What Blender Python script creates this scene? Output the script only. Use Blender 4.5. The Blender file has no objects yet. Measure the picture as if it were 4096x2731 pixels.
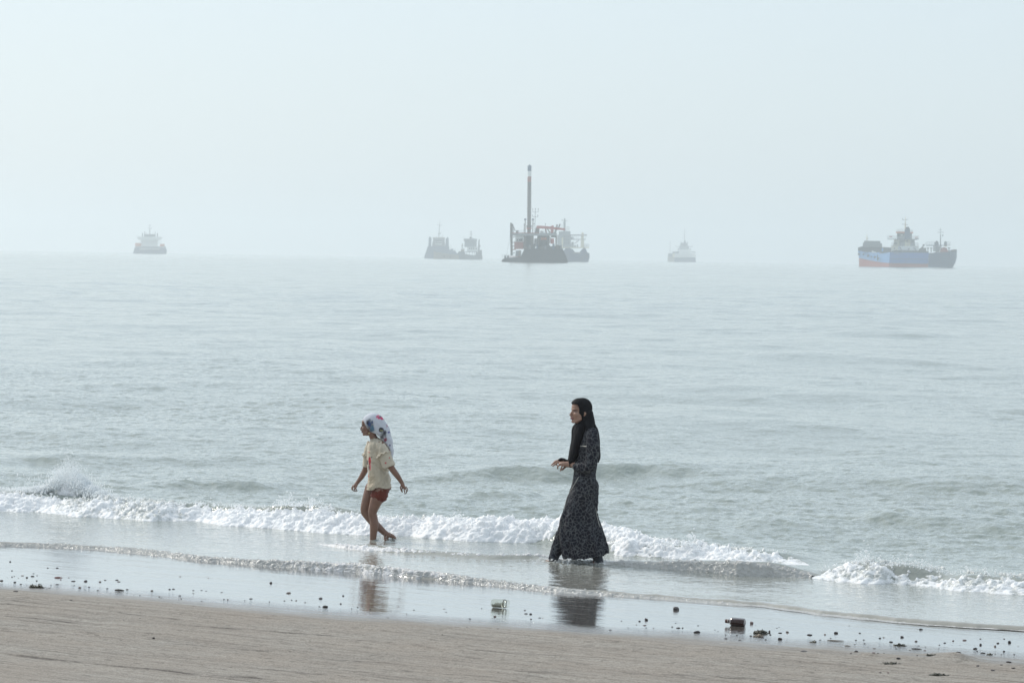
import bpy, bmesh, math, random
import numpy as np
from mathutils import Vector, Matrix, Quaternion

sc = bpy.context.scene
R = math.radians
PI = math.pi

# ------------------------------------------------------------------ camera
CAM_H = 2.95
F = 100.0 / 36.0 * 4096.0           # focal length in photo pixels
PITCH = math.atan(341.5 / F)
ROLL = 65.0 / 4096.0
cd = bpy.data.cameras.new("camera")
cam = bpy.data.objects.new("camera", cd)
sc.collection.objects.link(cam)
sc.camera = cam
cd.lens, cd.sensor_width, cd.clip_start, cd.clip_end = 100.0, 36.0, 0.5, 40000.0
AF = Vector((0, math.cos(PITCH), -math.sin(PITCH)))
u0 = Vector((0, math.sin(PITCH), math.cos(PITCH)))
AR = Vector((1, 0, 0)) * math.cos(ROLL) + u0 * math.sin(ROLL)
AU = u0 * math.cos(ROLL) - Vector((1, 0, 0)) * math.sin(ROLL)
cam.matrix_world = Matrix(((AR.x, AU.x, -AF.x, 0), (AR.y, AU.y, -AF.y, 0), (AR.z, AU.z, -AF.z, CAM_H), (0, 0, 0, 1)))
cd.dof.use_dof = True
cd.dof.focus_distance = 28.5
cd.dof.aperture_fstop = 11.0

# ------------------------------------------------------------------ sky, sun, exposure
SUN_EL, SUN_AZ = 42.0, -52.0
w = bpy.data.worlds.new("World")
sc.world = w
w.use_nodes = True
nt = w.node_tree
bg = nt.nodes['Background']
sk = nt.nodes.new('ShaderNodeTexSky')
sk.sky_type = 'NISHITA'
sk.sun_disc = False
sk.sun_elevation, sk.sun_rotation = R(SUN_EL), R(SUN_AZ)
sk.dust_density, sk.air_density, sk.ozone_density = 2.0, 1.0, 2.0
veil = nt.nodes.new('ShaderNodeMixRGB')       # thin bright overcast over the clear sky
veil.inputs[0].default_value = 0.68
veil.inputs[2].default_value = (6.5, 7.45, 8.02, 1)
nt.links.new(sk.outputs[0], veil.inputs[1])
nt.links.new(veil.outputs[0], bg.inputs[0])
bg.inputs[1].default_value = 0.1
ld = bpy.data.lights.new("sun", 'SUN')
ld.energy, ld.angle, ld.color = 2.0, R(14), (1.0, 0.95, 0.86)
sun = bpy.data.objects.new("sun", ld)
sc.collection.objects.link(sun)
SUN = Vector((math.sin(R(SUN_AZ)) * math.cos(R(SUN_EL)), math.cos(R(SUN_AZ)) * math.cos(R(SUN_EL)), math.sin(R(SUN_EL))))
sun.rotation_euler = SUN.to_track_quat('Z', 'Y').to_euler()
sun.location = (0, 0, 60)
vs = sc.view_settings
vs.view_transform, vs.look, vs.exposure, vs.gamma = 'Standard', 'None', 0.34, 1.0
sc.cycles.use_denoising = True
sc.cycles.max_bounces = 16
sc.cycles.diffuse_bounces = 8
sc.cycles.transmission_bounces = 12
sc.cycles.volume_bounces = 3
sc.cycles.transparent_max_bounces = 48
sc.cycles.caustics_reflective = False
sc.cycles.caustics_refractive = False

# ------------------------------------------------------------------ helpers
RE = 7.4e6                                    # earth radius with refraction: the sea falls away towards the horizon
def drop(x, y):
    return -(x * x + y * y) / (2 * RE)
def ray(u, v):
    return AF * F + AR * (u - 2048.0) - AU * (v - 1365.5)
def ground(u, v, z=0.0):
    """point at height z that the photograph shows at pixel (u, v) of its 4096 x 2731"""
    d = ray(u, v)
    t = (z - CAM_H) / d.z
    return Vector((d.x * t, d.y * t, z))
def link(o, parent=None):
    sc.collection.objects.link(o)
    if parent is not None:
        o.parent = parent
    return o
def tag(o, label=None, cat=None, group=None, kind=None):
    for k, val in (("label", label), ("category", cat), ("group", group), ("kind", kind)):
        if val:
            o[k] = val
    return o
def empty(name, loc, rz=0.0):
    o = bpy.data.objects.new(name, None)
    o.location = loc
    o.rotation_euler = (0, 0, rz)
    o.empty_display_size = 0.2
    return link(o)
def np_mesh(name, verts, quads, mat=None, parent=None, smooth=True, attrs=None):
    """verts (N,3), quads (M,4 or 3) numpy arrays -> one mesh object"""
    me = bpy.data.meshes.new(name)
    verts = np.ascontiguousarray(verts, dtype=np.float32)
    quads = np.ascontiguousarray(quads, dtype=np.int32)
    n, k = quads.shape
    me.vertices.add(len(verts))
    me.vertices.foreach_set("co", verts.ravel())
    me.loops.add(n * k)
    me.loops.foreach_set("vertex_index", quads.ravel())
    me.polygons.add(n)
    me.polygons.foreach_set("loop_start", np.arange(0, n * k, k, dtype=np.int32))
    if smooth:
        me.polygons.foreach_set("use_smooth", np.ones(n, dtype=bool))
    me.update(calc_edges=True)
    for an, av in (attrs or {}).items():
        a = me.attributes.new(an, 'FLOAT', 'POINT')
        a.data.foreach_set("value", np.ascontiguousarray(av, dtype=np.float32))
    if mat:
        me.materials.append(mat)
    return link(bpy.data.objects.new(name, me), parent)
def grid_quads(nr, nc, wrap=False):
    i = np.arange(nr - 1)[:, None]
    j = np.arange(nc if wrap else nc - 1)[None, :]
    j2 = (j + 1) % nc
    a = i * nc + j; b = i * nc + j2; c = (i + 1) * nc + j2; d = (i + 1) * nc + j
    return np.stack([a, b, c, d], -1).reshape(-1, 4)
class Nodes:
    def __init__(self, name):
        self.m = bpy.data.materials.new(name)
        self.m.use_nodes = True
        self.t = self.m.node_tree
        self.b = self.t.nodes['Principled BSDF']
        self.out = self.t.nodes['Material Output']
    def n(self, kind, **kw):
        nd = self.t.nodes.new(kind)
        for k, v in kw.items():
            setattr(nd, k, v)
        return nd
    def l(self, a, b):
        self.t.links.new(a, b)
    def noise(self, scale, detail=3, rough=0.55, vec=None, dist=0.0):
        nd = self.n('ShaderNodeTexNoise')
        nd.inputs['Scale'].default_value = scale
        nd.inputs['Detail'].default_value = detail
        nd.inputs['Roughness'].default_value = rough
        nd.inputs['Distortion'].default_value = dist
        if vec is not None:
            self.l(vec, nd.inputs['Vector'])
        return nd
    def coords(self, kind='Object', scale=(1, 1, 1), rot=(0, 0, 0)):
        tc = self.n('ShaderNodeTexCoord')
        mp = self.n('ShaderNodeMapping')
        mp.inputs['Scale'].default_value = scale
        mp.inputs['Rotation'].default_value = rot
        self.l(tc.outputs[kind], mp.inputs['Vector'])
        return mp.outputs[0]
    def ramp(self, fac, stops):
        r = self.n('ShaderNodeValToRGB')
        e = r.color_ramp.elements
        while len(e) < len(stops):
            e.new(0.5)
        for el, (p, c) in zip(e, stops):
            el.position = p
            el.color = (c, c, c, 1) if isinstance(c, (int, float)) else (*c, 1)
        self.l(fac, r.inputs[0])
        return r.outputs[0]
    def mix(self, fac, a, b, mode='MIX'):
        m = self.n('ShaderNodeMixRGB', blend_type=mode)
        for s, val in ((m.inputs[0], fac), (m.inputs[1], a), (m.inputs[2], b)):
            if isinstance(val, (int, float)):
                s.default_value = val if s.type == 'VALUE' else (val, val, val, 1)
            elif isinstance(val, tuple):
                s.default_value = (*val, 1)
            else:
                self.l(val, s)
        return m.outputs[0]
    def math(self, op, a, b=None, clamp=False):
        m = self.n('ShaderNodeMath', operation=op, use_clamp=clamp)
        for s, val in ((m.inputs[0], a), (m.inputs[1], b)):
            if val is None:
                continue
            if isinstance(val, (int, float)):
                s.default_value = val
            else:
                self.l(val, s)
        return m.outputs[0]
    def attr(self, name):
        a = self.n('ShaderNodeAttribute')
        a.attribute_name = name
        return a.outputs['Fac']
    def bump(self, height, strength=1.0, dist=0.01, normal=None):
        bp = self.n('ShaderNodeBump')
        bp.inputs['Strength'].default_value = strength
        bp.inputs['Distance'].default_value = dist
        self.l(height, bp.inputs['Height'])
        if normal is not None:
            self.l(normal, bp.inputs['Normal'])
        return bp.outputs[0]
    def set(self, **kw):
        for k, v in kw.items():
            s = self.b.inputs[k.replace('_', ' ')]
            if isinstance(v, tuple):
                s.default_value = (*v, 1) if len(v) == 3 else v
            elif isinstance(v, (int, float)):
                s.default_value = v
            else:
                self.l(v, s)
        return self

# shore frame: a runs along the waterline to the right, s runs out to sea; s = 0 is the edge of the wash
def to_as(x, y):
    return x * SC_ - y * SS_ - A0, x * SS_ + y * SC_ - S0
_l, _r = ground(0, 2181), ground(4096, 2521)
_th = math.atan2(-(_r.y - _l.y), _r.x - _l.x)
SC_, SS_ = math.cos(_th), math.sin(_th)
S0 = 0.5 * (_l.x * SS_ + _l.y * SC_ + _r.x * SS_ + _r.y * SC_)
A0 = 0.5 * (_l.x * SC_ - _l.y * SS_ + _r.x * SC_ - _r.y * SS_)
def from_as(a, s):
    return (a + A0) * SC_ + (s + S0) * SS_, -(a + A0) * SS_ + (s + S0) * SC_
def poly_as(pts, z=0.0):
    """photo pixels of a line on the ground -> sorted arrays (a, s)"""
    q = [to_as(*ground(u, v, z).xy) for u, v in pts]
    q.sort()
    return np.array([p[0] for p in q]), np.array([p[1] for p in q])
def interp_smooth(x, xp, fp):
    return np.interp(x, xp, fp)
def smooth01(x):
    x = np.clip(x, 0, 1)
    return x * x * (3 - 2 * x)

# ------------------------------------------------------------------ noise fields
rng = np.random.default_rng(7)
class Tile:
    """periodic random height field of side L metres; spec(k, cos) gives the power at wave number k"""
    def __init__(self, L, N, spec, rms, chop=0.0, seed=1):
        g = np.random.default_rng(seed)
        f = np.fft.fftfreq(N, d=L / N) * 2 * PI
        kx, ky = np.meshgrid(f, f)
        k = np.hypot(kx, ky); k[0, 0] = 1e-6
        c = (kx * -SS_ + ky * -SC_) / k               # cosine to the shoreward direction
        S = spec(k, c); S[0, 0] = 0
        H = np.sqrt(S) * (g.normal(size=(N, N)) + 1j * g.normal(size=(N, N)))
        h = np.fft.ifft2(H)
        q = rms / h.real.std()
        self.h = (h.real * q).astype(np.float32)
        self.dx = self.dy = None
        if chop:
            self.dx = (np.fft.ifft2(-1j * kx / k * H).real * q * chop).astype(np.float32)
            self.dy = (np.fft.ifft2(-1j * ky / k * H).real * q * chop).astype(np.float32)
        self.L, self.N = L, N
    def at(self, x, y, what='h'):
        a = getattr(self, what)
        N = self.N
        u = (x / self.L * N) % N; v = (y / self.L * N) % N
        i = np.floor(u).astype(np.int64); j = np.floor(v).astype(np.int64)
        fu = (u - i).astype(np.float32); fv = (v - j).astype(np.float32)
        i %= N; j %= N; i2 = (i + 1) % N; j2 = (j + 1) % N
        return (a[j, i] * (1 - fu) + a[j, i2] * fu) * (1 - fv) + (a[j2, i] * (1 - fu) + a[j2, i2] * fu) * fv
def band(lo, hi, p, spread):
    def f(k, c):
        lam = 2 * PI / k
        return np.where((lam > lo) & (lam < hi), k ** -p, 0.0) * np.exp(-(1.2 / (k * hi)) ** 2) * (0.06 + np.abs(np.clip(c, 0, 1)) ** spread)
    return f
def iso(lo, hi, p):
    def f(k, c):
        lam = 2 * PI / k
        return np.where((lam > lo) & (lam < hi), k ** -p, 0.0)
    return f
LINE = Tile(64.0, 512, iso(0.35, 40, 3.0), 1.0, seed=11)       # for wandering edges
LUMP = Tile(6.4, 1024, iso(0.03, 0.6, 2.6), 1.0, seed=12)
WAVE = Tile(83.0, 1024, band(0.5, 16, 3.7, 3), 0.046, chop=0.9, seed=3)
LONG = Tile(211.0, 1024, band(2.2, 30, 3.7, 4), 0.040, chop=0.8, seed=4)
RIP = Tile(9.7, 1024, band(0.045, 0.85, 3.15, 1.2), 0.0098, seed=5)
SAND = Tile(12.8, 1024, iso(0.05, 2.5, 2.6), 1.0, seed=6)
_perm = np.random.default_rng(5).permutation(256)
_perm = np.concatenate([_perm, _perm, _perm])
_grad = np.random.default_rng(6).normal(size=(256, 3)); _grad /= np.linalg.norm(_grad, axis=1)[:, None]
def perlin(p):
    p = np.asarray(p, dtype=np.float64)
    i = np.floor(p).astype(np.int64); f = p - i; i &= 255
    w_ = f * f * f * (f * (f * 6 - 15) + 10)
    r = 0
    for dx in (0, 1):
        for dy in (0, 1):
            for dz in (0, 1):
                h = _perm[_perm[_perm[i[..., 0] + dx] + i[..., 1] + dy] + i[..., 2] + dz]
                g = _grad[h]
                d = (g[..., 0] * (f[..., 0] - dx) + g[..., 1] * (f[..., 1] - dy) + g[..., 2] * (f[..., 2] - dz))
                r = r + d * (w_[..., 0] if dx else 1 - w_[..., 0]) * (w_[..., 1] if dy else 1 - w_[..., 1]) * (w_[..., 2] if dz else 1 - w_[..., 2])
    return r
def fbm(p, octs=4, gain=0.5, billow=False):
    r, a, f = 0, 1.0, 1.0
    for _ in range(octs):
        q = perlin(p * f + 17.3 * f)
        r = r + a * (np.abs(q) * 2 - 0.45 if billow else q)
        a *= gain; f *= 2.03
    return r

# ------------------------------------------------------------------ lines of the shore, read off the photograph
FRONT = poly_as([(-500, 2150), (0, 2181), (179, 2184), (381, 2196), (595, 2217), (774, 2243), (1012, 2261), (1400, 2289), (1638, 2315), (1995, 2342),
                 (2293, 2371), (2700, 2398), (3056, 2426), (3294, 2459), (3650, 2492), (4096, 2521), (4600, 2570)])
SECOND = poly_as([(1180, 2160), (1400, 2199), (1698, 2226), (1936, 2243), (2192, 2243), (2412, 2264), (2700, 2279), (2938, 2305), (3234, 2311), (3500, 2330)])
BREAK_A = poly_as([(-500, 2010), (0, 2041), (179, 2047), (357, 2065), (595, 2083), (756, 2086), (952, 2107), (1190, 2124), (1400, 2139), (1638, 2145), (1817, 2163),
                   (2114, 2181), (2221, 2199), (2436, 2229), (2590, 2240), (2800, 2244), (2938, 2254), (3116, 2258), (3300, 2262)])
BREAK_B = poly_as([(3150, 2300), (3228, 2306), (3318, 2320), (3442, 2337), (3710, 2340), (3828, 2358), (4096, 2373), (4600, 2405)])
def a_of(u, v):
    return to_as(*ground(u, v).xy)[0]
def span(a, lo, hi, soft):
    return smooth01((a - lo) / soft) * smooth01((hi - a) / soft)
def front_s(a):
    return np.interp(a, *FRONT) + 0.035 * LINE.at(a * 2.3, a * 0 + 3.1) + 0.02 * LINE.at(a * 9, a * 0 + 9.0)
def second_s(a):
    return np.interp(a, *SECOND)
def h_tab(pts):
    """(u, base v, top v, set back metres) -> height of the crest over a"""
    q = []
    for u, vb, vt, back in pts:
        g = ground(u, vb)
        x, y = g.x, g.y + back
        d = ray(u, vt)
        z = CAM_H + d.z * (y / d.y)
        q.append((to_as(g.x, g.y)[0], z))
    q.sort()
    return np.array([p[0] for p in q]), np.array([p[1] for p in q])
HA = h_tab([(-400, 2015, 1930, .35), (0, 2041, 1955, .35), (179, 2047, 1967, .35), (357, 2065, 1985, .35), (595, 2083, 1995, .35), (833, 2095, 2006, .35), (952, 2107, 2008, .35),
            (1065, 2115, 1992, .35), (1173, 2122, 1994, .35), (1290, 2130, 2020, .35), (1400, 2139, 2045, .35), (1580, 2145, 2065, .35), (1757, 2155, 2060, .35), (1912, 2168, 2068, .35),
            (1995, 2172, 2090, .35), (2174, 2190, 2100, .35), (2436, 2229, 2147, .35), (2692, 2242, 2165, .35), (2800, 2244, 2181, .3), (2997, 2256, 2200, .25), (3234, 2262, 2240, .2)])
HB = h_tab([(3180, 2302, 2290, .1), (3234, 2306, 2272, .25), (3324, 2320, 2240, .3), (3395, 2330, 2232, .3), (3561, 2338, 2240, .3), (3662, 2340, 2262, .3), (3739, 2344, 2282, .3), (3828, 2358, 2277, .3),
            (3947, 2365, 2286, .3), (4096, 2373, 2298, .3), (4500, 2400, 2325, .3)])
A_SEC0, A_SEC1 = a_of(1230, 2175), a_of(3330, 2318)
A_A1, A_B0 = a_of(3240, 2262), a_of(3200, 2304)
def sec_h(a):
    w_ = 1 - 0.85 * np.exp(-((a - a_of(2300, 2251)) / 0.38) ** 4)
    return (0.045 + 0.075 * smooth01((a - a_of(2500, 2270)) / 1.2)) * span(a, A_SEC0, A_SEC1, 0.7) * w_
def sand_z(a, s):
    z = -0.020 * np.clip(s, -3.0, 1e9) - 0.034 * np.clip(s + 3.0, -1e9, 0)
    return np.maximum(z, -0.9 - 0 * z)
def hump(t, front, back):
    """0..1 ridge over t metres from its crest: short steep face to shore (t<0), long back out to sea"""
    return np.where(t < 0, smooth01(1 + t / front), np.exp(-(np.maximum(t, 0) / back) ** 2))
# low swells that stand up before the breaker: photo pixels of crest ends, height, width
SWELLS = []
for p, q, h, wd in (((1480, 1905), (3050, 1925), .13, 1.1), ((2350, 1935), (4500, 2010), .12, 1.3), ((500, 1945), (1150, 1968), .07, .7), ((1700, 2005), (2080, 2015), .085, .55),
                    ((3250, 2085), (3850, 2135), .12, .8), ((3560, 2115), (4400, 2165), .10, .8), ((-300, 1850), (1300, 1850), .09, 1.3), ((900, 1575), (2000, 1600), .06, 1.6), ((2700, 1640), (3600, 1670), .07, 1.4), ((2900, 2100), (3300, 2120), .05, .5)):
    ga, gb = ground(*p), ground(*q)
    SWELLS.append((to_as(ga.x, ga.y), to_as(gb.x, gb.y), h, wd))
FEET = [(*ground(u, v).xy, am) for u, v, am in ((1492, 2163, .010), (1560, 2160, .014), (2200, 2249, .012), (2385, 2252, .012), (2225, 2253, .008))]
def water_z(x, y, full=True):
    """height of the water over the level plane, and how shallow/sandy it is"""
    a, s = to_as(x, y)
    D = np.hypot(x, y)
    fs = front_s(a)
    sp = s - fs
    sa = np.interp(a, *BREAK_A); sb = np.interp(a, *BREAK_B)
    # ambient chop, weak inside the wash
    amp = 0.10 + 0.90 * smooth01((s - sa - 0.2) / 3.0)
    f1 = 1 - smooth01((D - 160) / 260); f2 = 1 - smooth01((D - 45) / 75); f3 = 1 - smooth01((D - 900) / 900)
    dx = dy = 0
    wv = 0
    z = WAVE.at(x, y) * (f1 * amp) + LONG.at(x, y) * (f3 * amp * smooth01((s - 3) / 14) * 1.15)
    dx = WAVE.at(x, y, 'dx') * (f1 * amp); dy = WAVE.at(x, y, 'dy') * (f1 * amp)
    z = z + RIP.at(x, y) * f2 * (0.16 + 0.86 * smooth01((s - sa) / 2.0)) * (0.75 + 0.25 * LINE.at(x * .7, y * .7))
    # humps
    wob = 0.10 * LINE.at(a * 1.3, s * 0 + 5.0)
    z = z + np.interp(a, *HA) * 0.80 * hump(s - sa - 0.42 - wob * .5, 0.30, 0.75) * (1 - smooth01((a - A_A1 + 0.5) / 0.8))
    z = z + np.interp(a, *HB) * 0.80 * hump(s - sb - 0.40 - wob * .5, 0.30, 0.7) * smooth01((a - A_B0 + 0.1) / 0.35)
    z = z + sec_h(a) * hump(s - second_s(a) - 0.16, 0.17, 0.40)
    for (a0, s0), (a1, s1), h, wd in SWELLS:
        t = (a - a0) / (a1 - a0)
        e = np.clip(np.minimum(t, 1 - t) * 3.0, 0, 1)
        z = z + 0.72 * h * smooth01(e) * (0.8 + 0.35 * LINE.at(a * .9 + 4, s * .5 + h * 50)) * hump(s - (s0 + (s1 - s0) * t) - 0.40 * LINE.at(a * .8, s * 0 + h * 90), wd * .8, wd * 1.5)
    for (fx, fy, am) in FEET:
        d_ = np.hypot(x - fx, (y - fy) * 1.0)
        z = z + am * np.cos(d_ * 42 - 1.0) * np.exp(-(d_ / 0.22) ** 2)
    # the wash: a film over the sand that ends in a rounded lip
    zs = sand_z(a, s)
    edge = smooth01((sp + 0.02) / 0.10)
    lip = 0.022 * np.exp(-((sp - 0.13) / 0.12) ** 2) * (1 + 0.3 * LINE.at(a * 5, s * 0 + 1.7))
    z = np.maximum(z + 0.004, zs + 0.008) + lip
    z = zs - 0.03 + (z - zs + 0.03) * edge
    shallow = 1 - smooth01((sp - 0.2) / 4.5)
    return z, dx * edge, dy * edge, sp, shallow

# ------------------------------------------------------------------ water
def water_material():
    k = Nodes("water")
    co = k.coords('Object')
    sh = k.attr("shallow")
    far = k.attr("far")
    n1 = k.noise(0.25, 4, 0.6, co)
    deep = k.mix(n1.outputs['Fac'], (0.236, 0.272, 0.250), (0.310, 0.338, 0.310))
    col = k.mix(sh, deep, (0.33, 0.318, 0.285))
    st = k.coords('Object', scale=(1, 1.0, 1), rot=(0, 0, _th))
    b1 = k.noise(9.0, 3, 0.6, st)
    b2 = k.noise(1.3, 4, 0.65, st)
    b3 = k.noise(0.12, 4, 0.7, st)
    near = k.math('SUBTRACT', 1.0, far)
    near = k.math('MULTIPLY', near, k.math('SUBTRACT', 1.0, k.math('MULTIPLY', sh, 0.65)))
    h = k.math('ADD', k.math('MULTIPLY', b1.outputs['Fac'], k.math('MULTIPLY', near, 0.026)), k.math('MULTIPLY', b2.outputs['Fac'], k.math('MULTIPLY', far, 0.05)))
    h = k.math('ADD', h, k.math('MULTIPLY', b3.outputs['Fac'], k.math('MULTIPLY', far, 0.12)))
    bp = k.bump(h, 1.0, 1.0)
    k.set(Base_Color=col, Roughness=k.math('ADD', 0.05, k.math('MULTIPLY', far, 0.08)), IOR=1.36, Specular_IOR_Level=0.5, Normal=bp)
    gl = k.n('ShaderNodeBsdfGlossy'); gl.inputs['Color'].default_value = (0.97, 0.985, 0.973, 1)
    k.l(k.math('ADD', 0.05, k.math('MULTIPLY', far, 0.08)), gl.inputs['Roughness']); k.l(bp, gl.inputs['Normal'])
    lw = k.n('ShaderNodeLayerWeight'); lw.inputs['Blend'].default_value = 0.5; k.l(bp, lw.inputs['Normal'])
    ms = k.n('ShaderNodeMixShader')
    k.l(k.math('MULTIPLY', k.math('POWER', lw.outputs['Facing'], 5.0), k.math('ADD', 0.42, k.math('MULTIPLY', sh, 0.25))), ms.inputs[0]); k.l(k.b.outputs[0], ms.inputs[1]); k.l(gl.outputs[0], ms.inputs[2]); k.l(ms.outputs[0], k.out.inputs[0])
    return k.m
def build_water():
    th = np.concatenate([-np.radians(np.geomspace(75, 13.2, 60)), np.arange(-13.0, 13.0, 0.036) * PI / 180, np.radians(np.geomspace(13.2, 75, 60))])
    r = [17.5]
    while r[-1] < 9000:
        d = r[-1]
        if d < 60: q = .00105
        elif d < 700: q = .00135
        else: q = .00135 + (d - 700) * 4e-6
        r.append(d * (1 + q))
    r = np.array(r)
    rr, tt = np.meshgrid(r, th, indexing='ij')
    x = (rr * np.sin(tt)).astype(np.float32); y = (rr * np.cos(tt)).astype(np.float32)
    z, dx, dy, sp, shal = water_z(x, y)
    q = grid_quads(len(r), len(th))
    keep = (sp.ravel()[q] > -0.25).any(1)
    q = q[keep]
    used = np.zeros(sp.size, bool); used[q.ravel()] = True
    idx = np.cumsum(used) - 1
    v = np.stack([x + dx, y + dy, z + drop(x, y)], -1).reshape(-1, 3)[used]
    far = smooth01((rr - 40) / 260).ravel()[used]
    o = np_mesh("sea", v, idx[q][:, ::-1], water_material(), attrs={"shallow": shal.ravel()[used], "far": far})
    tag(o, "grey green sea with small ripples rolling in to the sandy shore", "sea", kind="structure")
    return o
build_water()

# ------------------------------------------------------------------ sand
def sand_material():
    k = Nodes("sand")
    co = k.coords('Object')
    st = k.coords('Object', rot=(0, 0, _th))
    def stretched(sx, sy):
        mp = k.n('ShaderNodeMapping'); mp.inputs['Scale'].default_value = (sx, sy, 1); k.l(st, mp.inputs['Vector'])
        return mp.outputs[0]
    streak = k.noise(1.6, 5, 0.65, stretched(0.22, 7.0))
    fine = k.noise(1.5, 5, 0.72, stretched(0.35, 24.0))
    rag = k.noise(1.0, 6, 0.68, stretched(0.9, 9.0))
    grain = k.noise(75, 3, 0.75, co)
    mott = k.noise(18, 4, 0.7, stretched(0.6, 1.3))
    speck = k.noise(60, 2, 0.5, stretched(0.7, 1.6))
    patch_ = k.noise(2.6, 3, 0.6, stretched(0.5, 1.2))
    blot = k.noise(1.1, 4, 0.6, co)
    grv = k.attr("groove")
    w0 = k.attr("wet")
    wet = k.math('ADD', w0, k.math('MULTIPLY', k.math('SUBTRACT', rag.outputs['Fac'], 0.5), k.ramp(w0, [(0.0, 0.0), (0.10, 1.3), (0.8, 0.9), (1.0, 0.15)])), clamp=True)
    c = k.mix(k.ramp(streak.outputs['Fac'], [(0.3, 0.0), (0.7, 1.0)]), (0.292, 0.262, 0.230), (0.425, 0.394, 0.352))
    c = k.mix(k.ramp(fine.outputs['Fac'], [(0.34, 0.9), (0.47, 0.0)]), c, (0.135, 0.118, 0.105))
    c = k.mix(k.ramp(blot.outputs['Fac'], [(0.35, 0.0), (0.75, 0.6)]), c, (0.35, 0.298, 0.25))
    c = k.mix(k.ramp(mott.outputs['Fac'], [(0.33, 0.7), (0.45, 0.0)]), c, (0.165, 0.145, 0.125))
    c = k.mix(0.85, c, k.ramp(grain.outputs['Fac'], [(0.28, 0.50), (0.72, 1.25)]), 'MULTIPLY')
    sp = k.math('MULTIPLY', k.ramp(speck.outputs['Fac'], [(0.25, 1.0), (0.31, 0.0)]), k.ramp(patch_.outputs['Fac'], [(0.42, 0.0), (0.62, 1.0)]))
    c = k.mix(sp, c, (0.045, 0.038, 0.034))
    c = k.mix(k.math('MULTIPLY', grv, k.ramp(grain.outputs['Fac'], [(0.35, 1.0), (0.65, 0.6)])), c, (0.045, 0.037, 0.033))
    col = k.mix(wet, c, (0.150, 0.138, 0.125))
    dry = k.math('SUBTRACT', 1.0, wet)
    rip = k.noise(2.2, 4, 0.6, stretched(0.7, 6.0))
    h = k.math('ADD', k.math('MULTIPLY', grain.outputs['Fac'], 0.006), k.math('ADD', k.math('MULTIPLY', fine.outputs['Fac'], 0.012), k.math('MULTIPLY', mott.outputs['Fac'], 0.005)))
    rip2 = k.noise(1.0, 3, 0.5, stretched(0.45, 3.2))
    ww = k.math('ADD', k.math('MULTIPLY', rip.outputs['Fac'], 0.0026), k.math('MULTIPLY', rip2.outputs['Fac'], 0.0065))
    hh = k.math('ADD', k.math('MULTIPLY', h, dry), k.math('MULTIPLY', ww, wet))
    bp = k.bump(hh, 1.0, 1.0)
    rough = k.ramp(wet, [(0.0, 0.85), (0.30, 0.50), (0.70, 0.14), (1.0, 0.035)])
    k.set(Base_Color=col, Roughness=rough, Specular_IOR_Level=k.ramp(wet, [(0.0, 0.2), (1.0, 0.5)]), IOR=1.45, Normal=bp)
    gl = k.n('ShaderNodeBsdfGlossy')
    gl.inputs['Roughness'].default_value = 0.03
    gl.inputs['Color'].default_value = (0.96, 0.98, 1.0, 1)
    k.l(bp, gl.inputs['Normal'])
    lw = k.n('ShaderNodeLayerWeight'); lw.inputs['Blend'].default_value = 0.5
    fac = k.math('MULTIPLY', k.math('MULTIPLY', k.math('POWER', lw.outputs['Facing'], 5.0), 0.80), k.ramp(wet, [(0.22, 0.0), (0.80, 1.0)]))
    ms = k.n('ShaderNodeMixShader')
    k.l(fac, ms.inputs[0]); k.l(k.b.outputs[0], ms.inputs[1]); k.l(gl.outputs[0], ms.inputs[2]); k.l(ms.outputs[0], k.out.inputs[0])
    return k.m
def poly_sand(pts):
    q = sorted(to_as(*ground_sand(u, v).xy) for u, v in pts)
    return np.array([p[0] for p in q]), np.array([p[1] for p in q])
def ground_sand(u, v):
    z = 0.03
    for _ in range(5):
        g = ground(u, v, z)
        z = float(sand_z(np.array([0.0]), np.array([to_as(g.x, g.y)[1]]))[0])
    return g
WETLINE = poly_sand([(-600, 2330), (0, 2362), (400, 2395), (900, 2440), (1400, 2480), (2000, 2508), (2500, 2540), (3000, 2570), (3500, 2600), (4096, 2640), (4700, 2680)])
MOUNDS = []
def sand_at(x, y, grooves=None):
    a, s = to_as(x, y)
    z = sand_z(a, s)
    dry = smooth01((np.interp(a, *WETLINE) - s + 0.1) / 0.5)
    st = SAND.at(a * 0.22, s * 2.0) * 0.0035 + SAND.at(a * 1.3 + 3, s * 1.3) * 0.0022
    z = z + st * dry
    for (a0, s0, h, la, ls) in MOUNDS:
        z = z + h * np.exp(-((a - a0) / la) ** 2 - ((s - s0) / ls) ** 2)
    for (a0, s0, a1, s1, dpt) in TRACKS:
        t = np.clip(((a - a0) * (a1 - a0) + (s - s0) * (s1 - s0)) / ((a1 - a0) ** 2 + (s1 - s0) ** 2), 0, 1)
        dd = np.hypot(a - a0 - t * (a1 - a0), s - s0 - t * (s1 - s0) - 0.02 * LINE.at(a * 2, a * 0 + s0))
        if grooves is not None:
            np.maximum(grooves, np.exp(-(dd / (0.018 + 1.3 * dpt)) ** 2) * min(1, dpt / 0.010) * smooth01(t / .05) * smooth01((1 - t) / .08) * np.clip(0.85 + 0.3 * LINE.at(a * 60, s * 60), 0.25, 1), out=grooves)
        z = z - 0.22 * dpt * np.exp(-(dd / 0.03) ** 2) + dpt * .06 * np.exp(-((dd - 0.05) / 0.025) ** 2)
    return z
def as_px(u, v, z=0.05):
    return to_as(*ground_sand(u, v).xy)
for u, v, h, la, ls in ((3820, 2632, .045, .13, .10), (3660, 2640, .02, .22, .10), (3480, 2622, .02, .07, .05), (1800, 2625, .012, .35, .06), (3740, 2622, .015, .12, .04)):
    a0, s0 = as_px(u, v); MOUNDS.append((a0, s0, h, la, ls))
TRACKS = []
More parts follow.
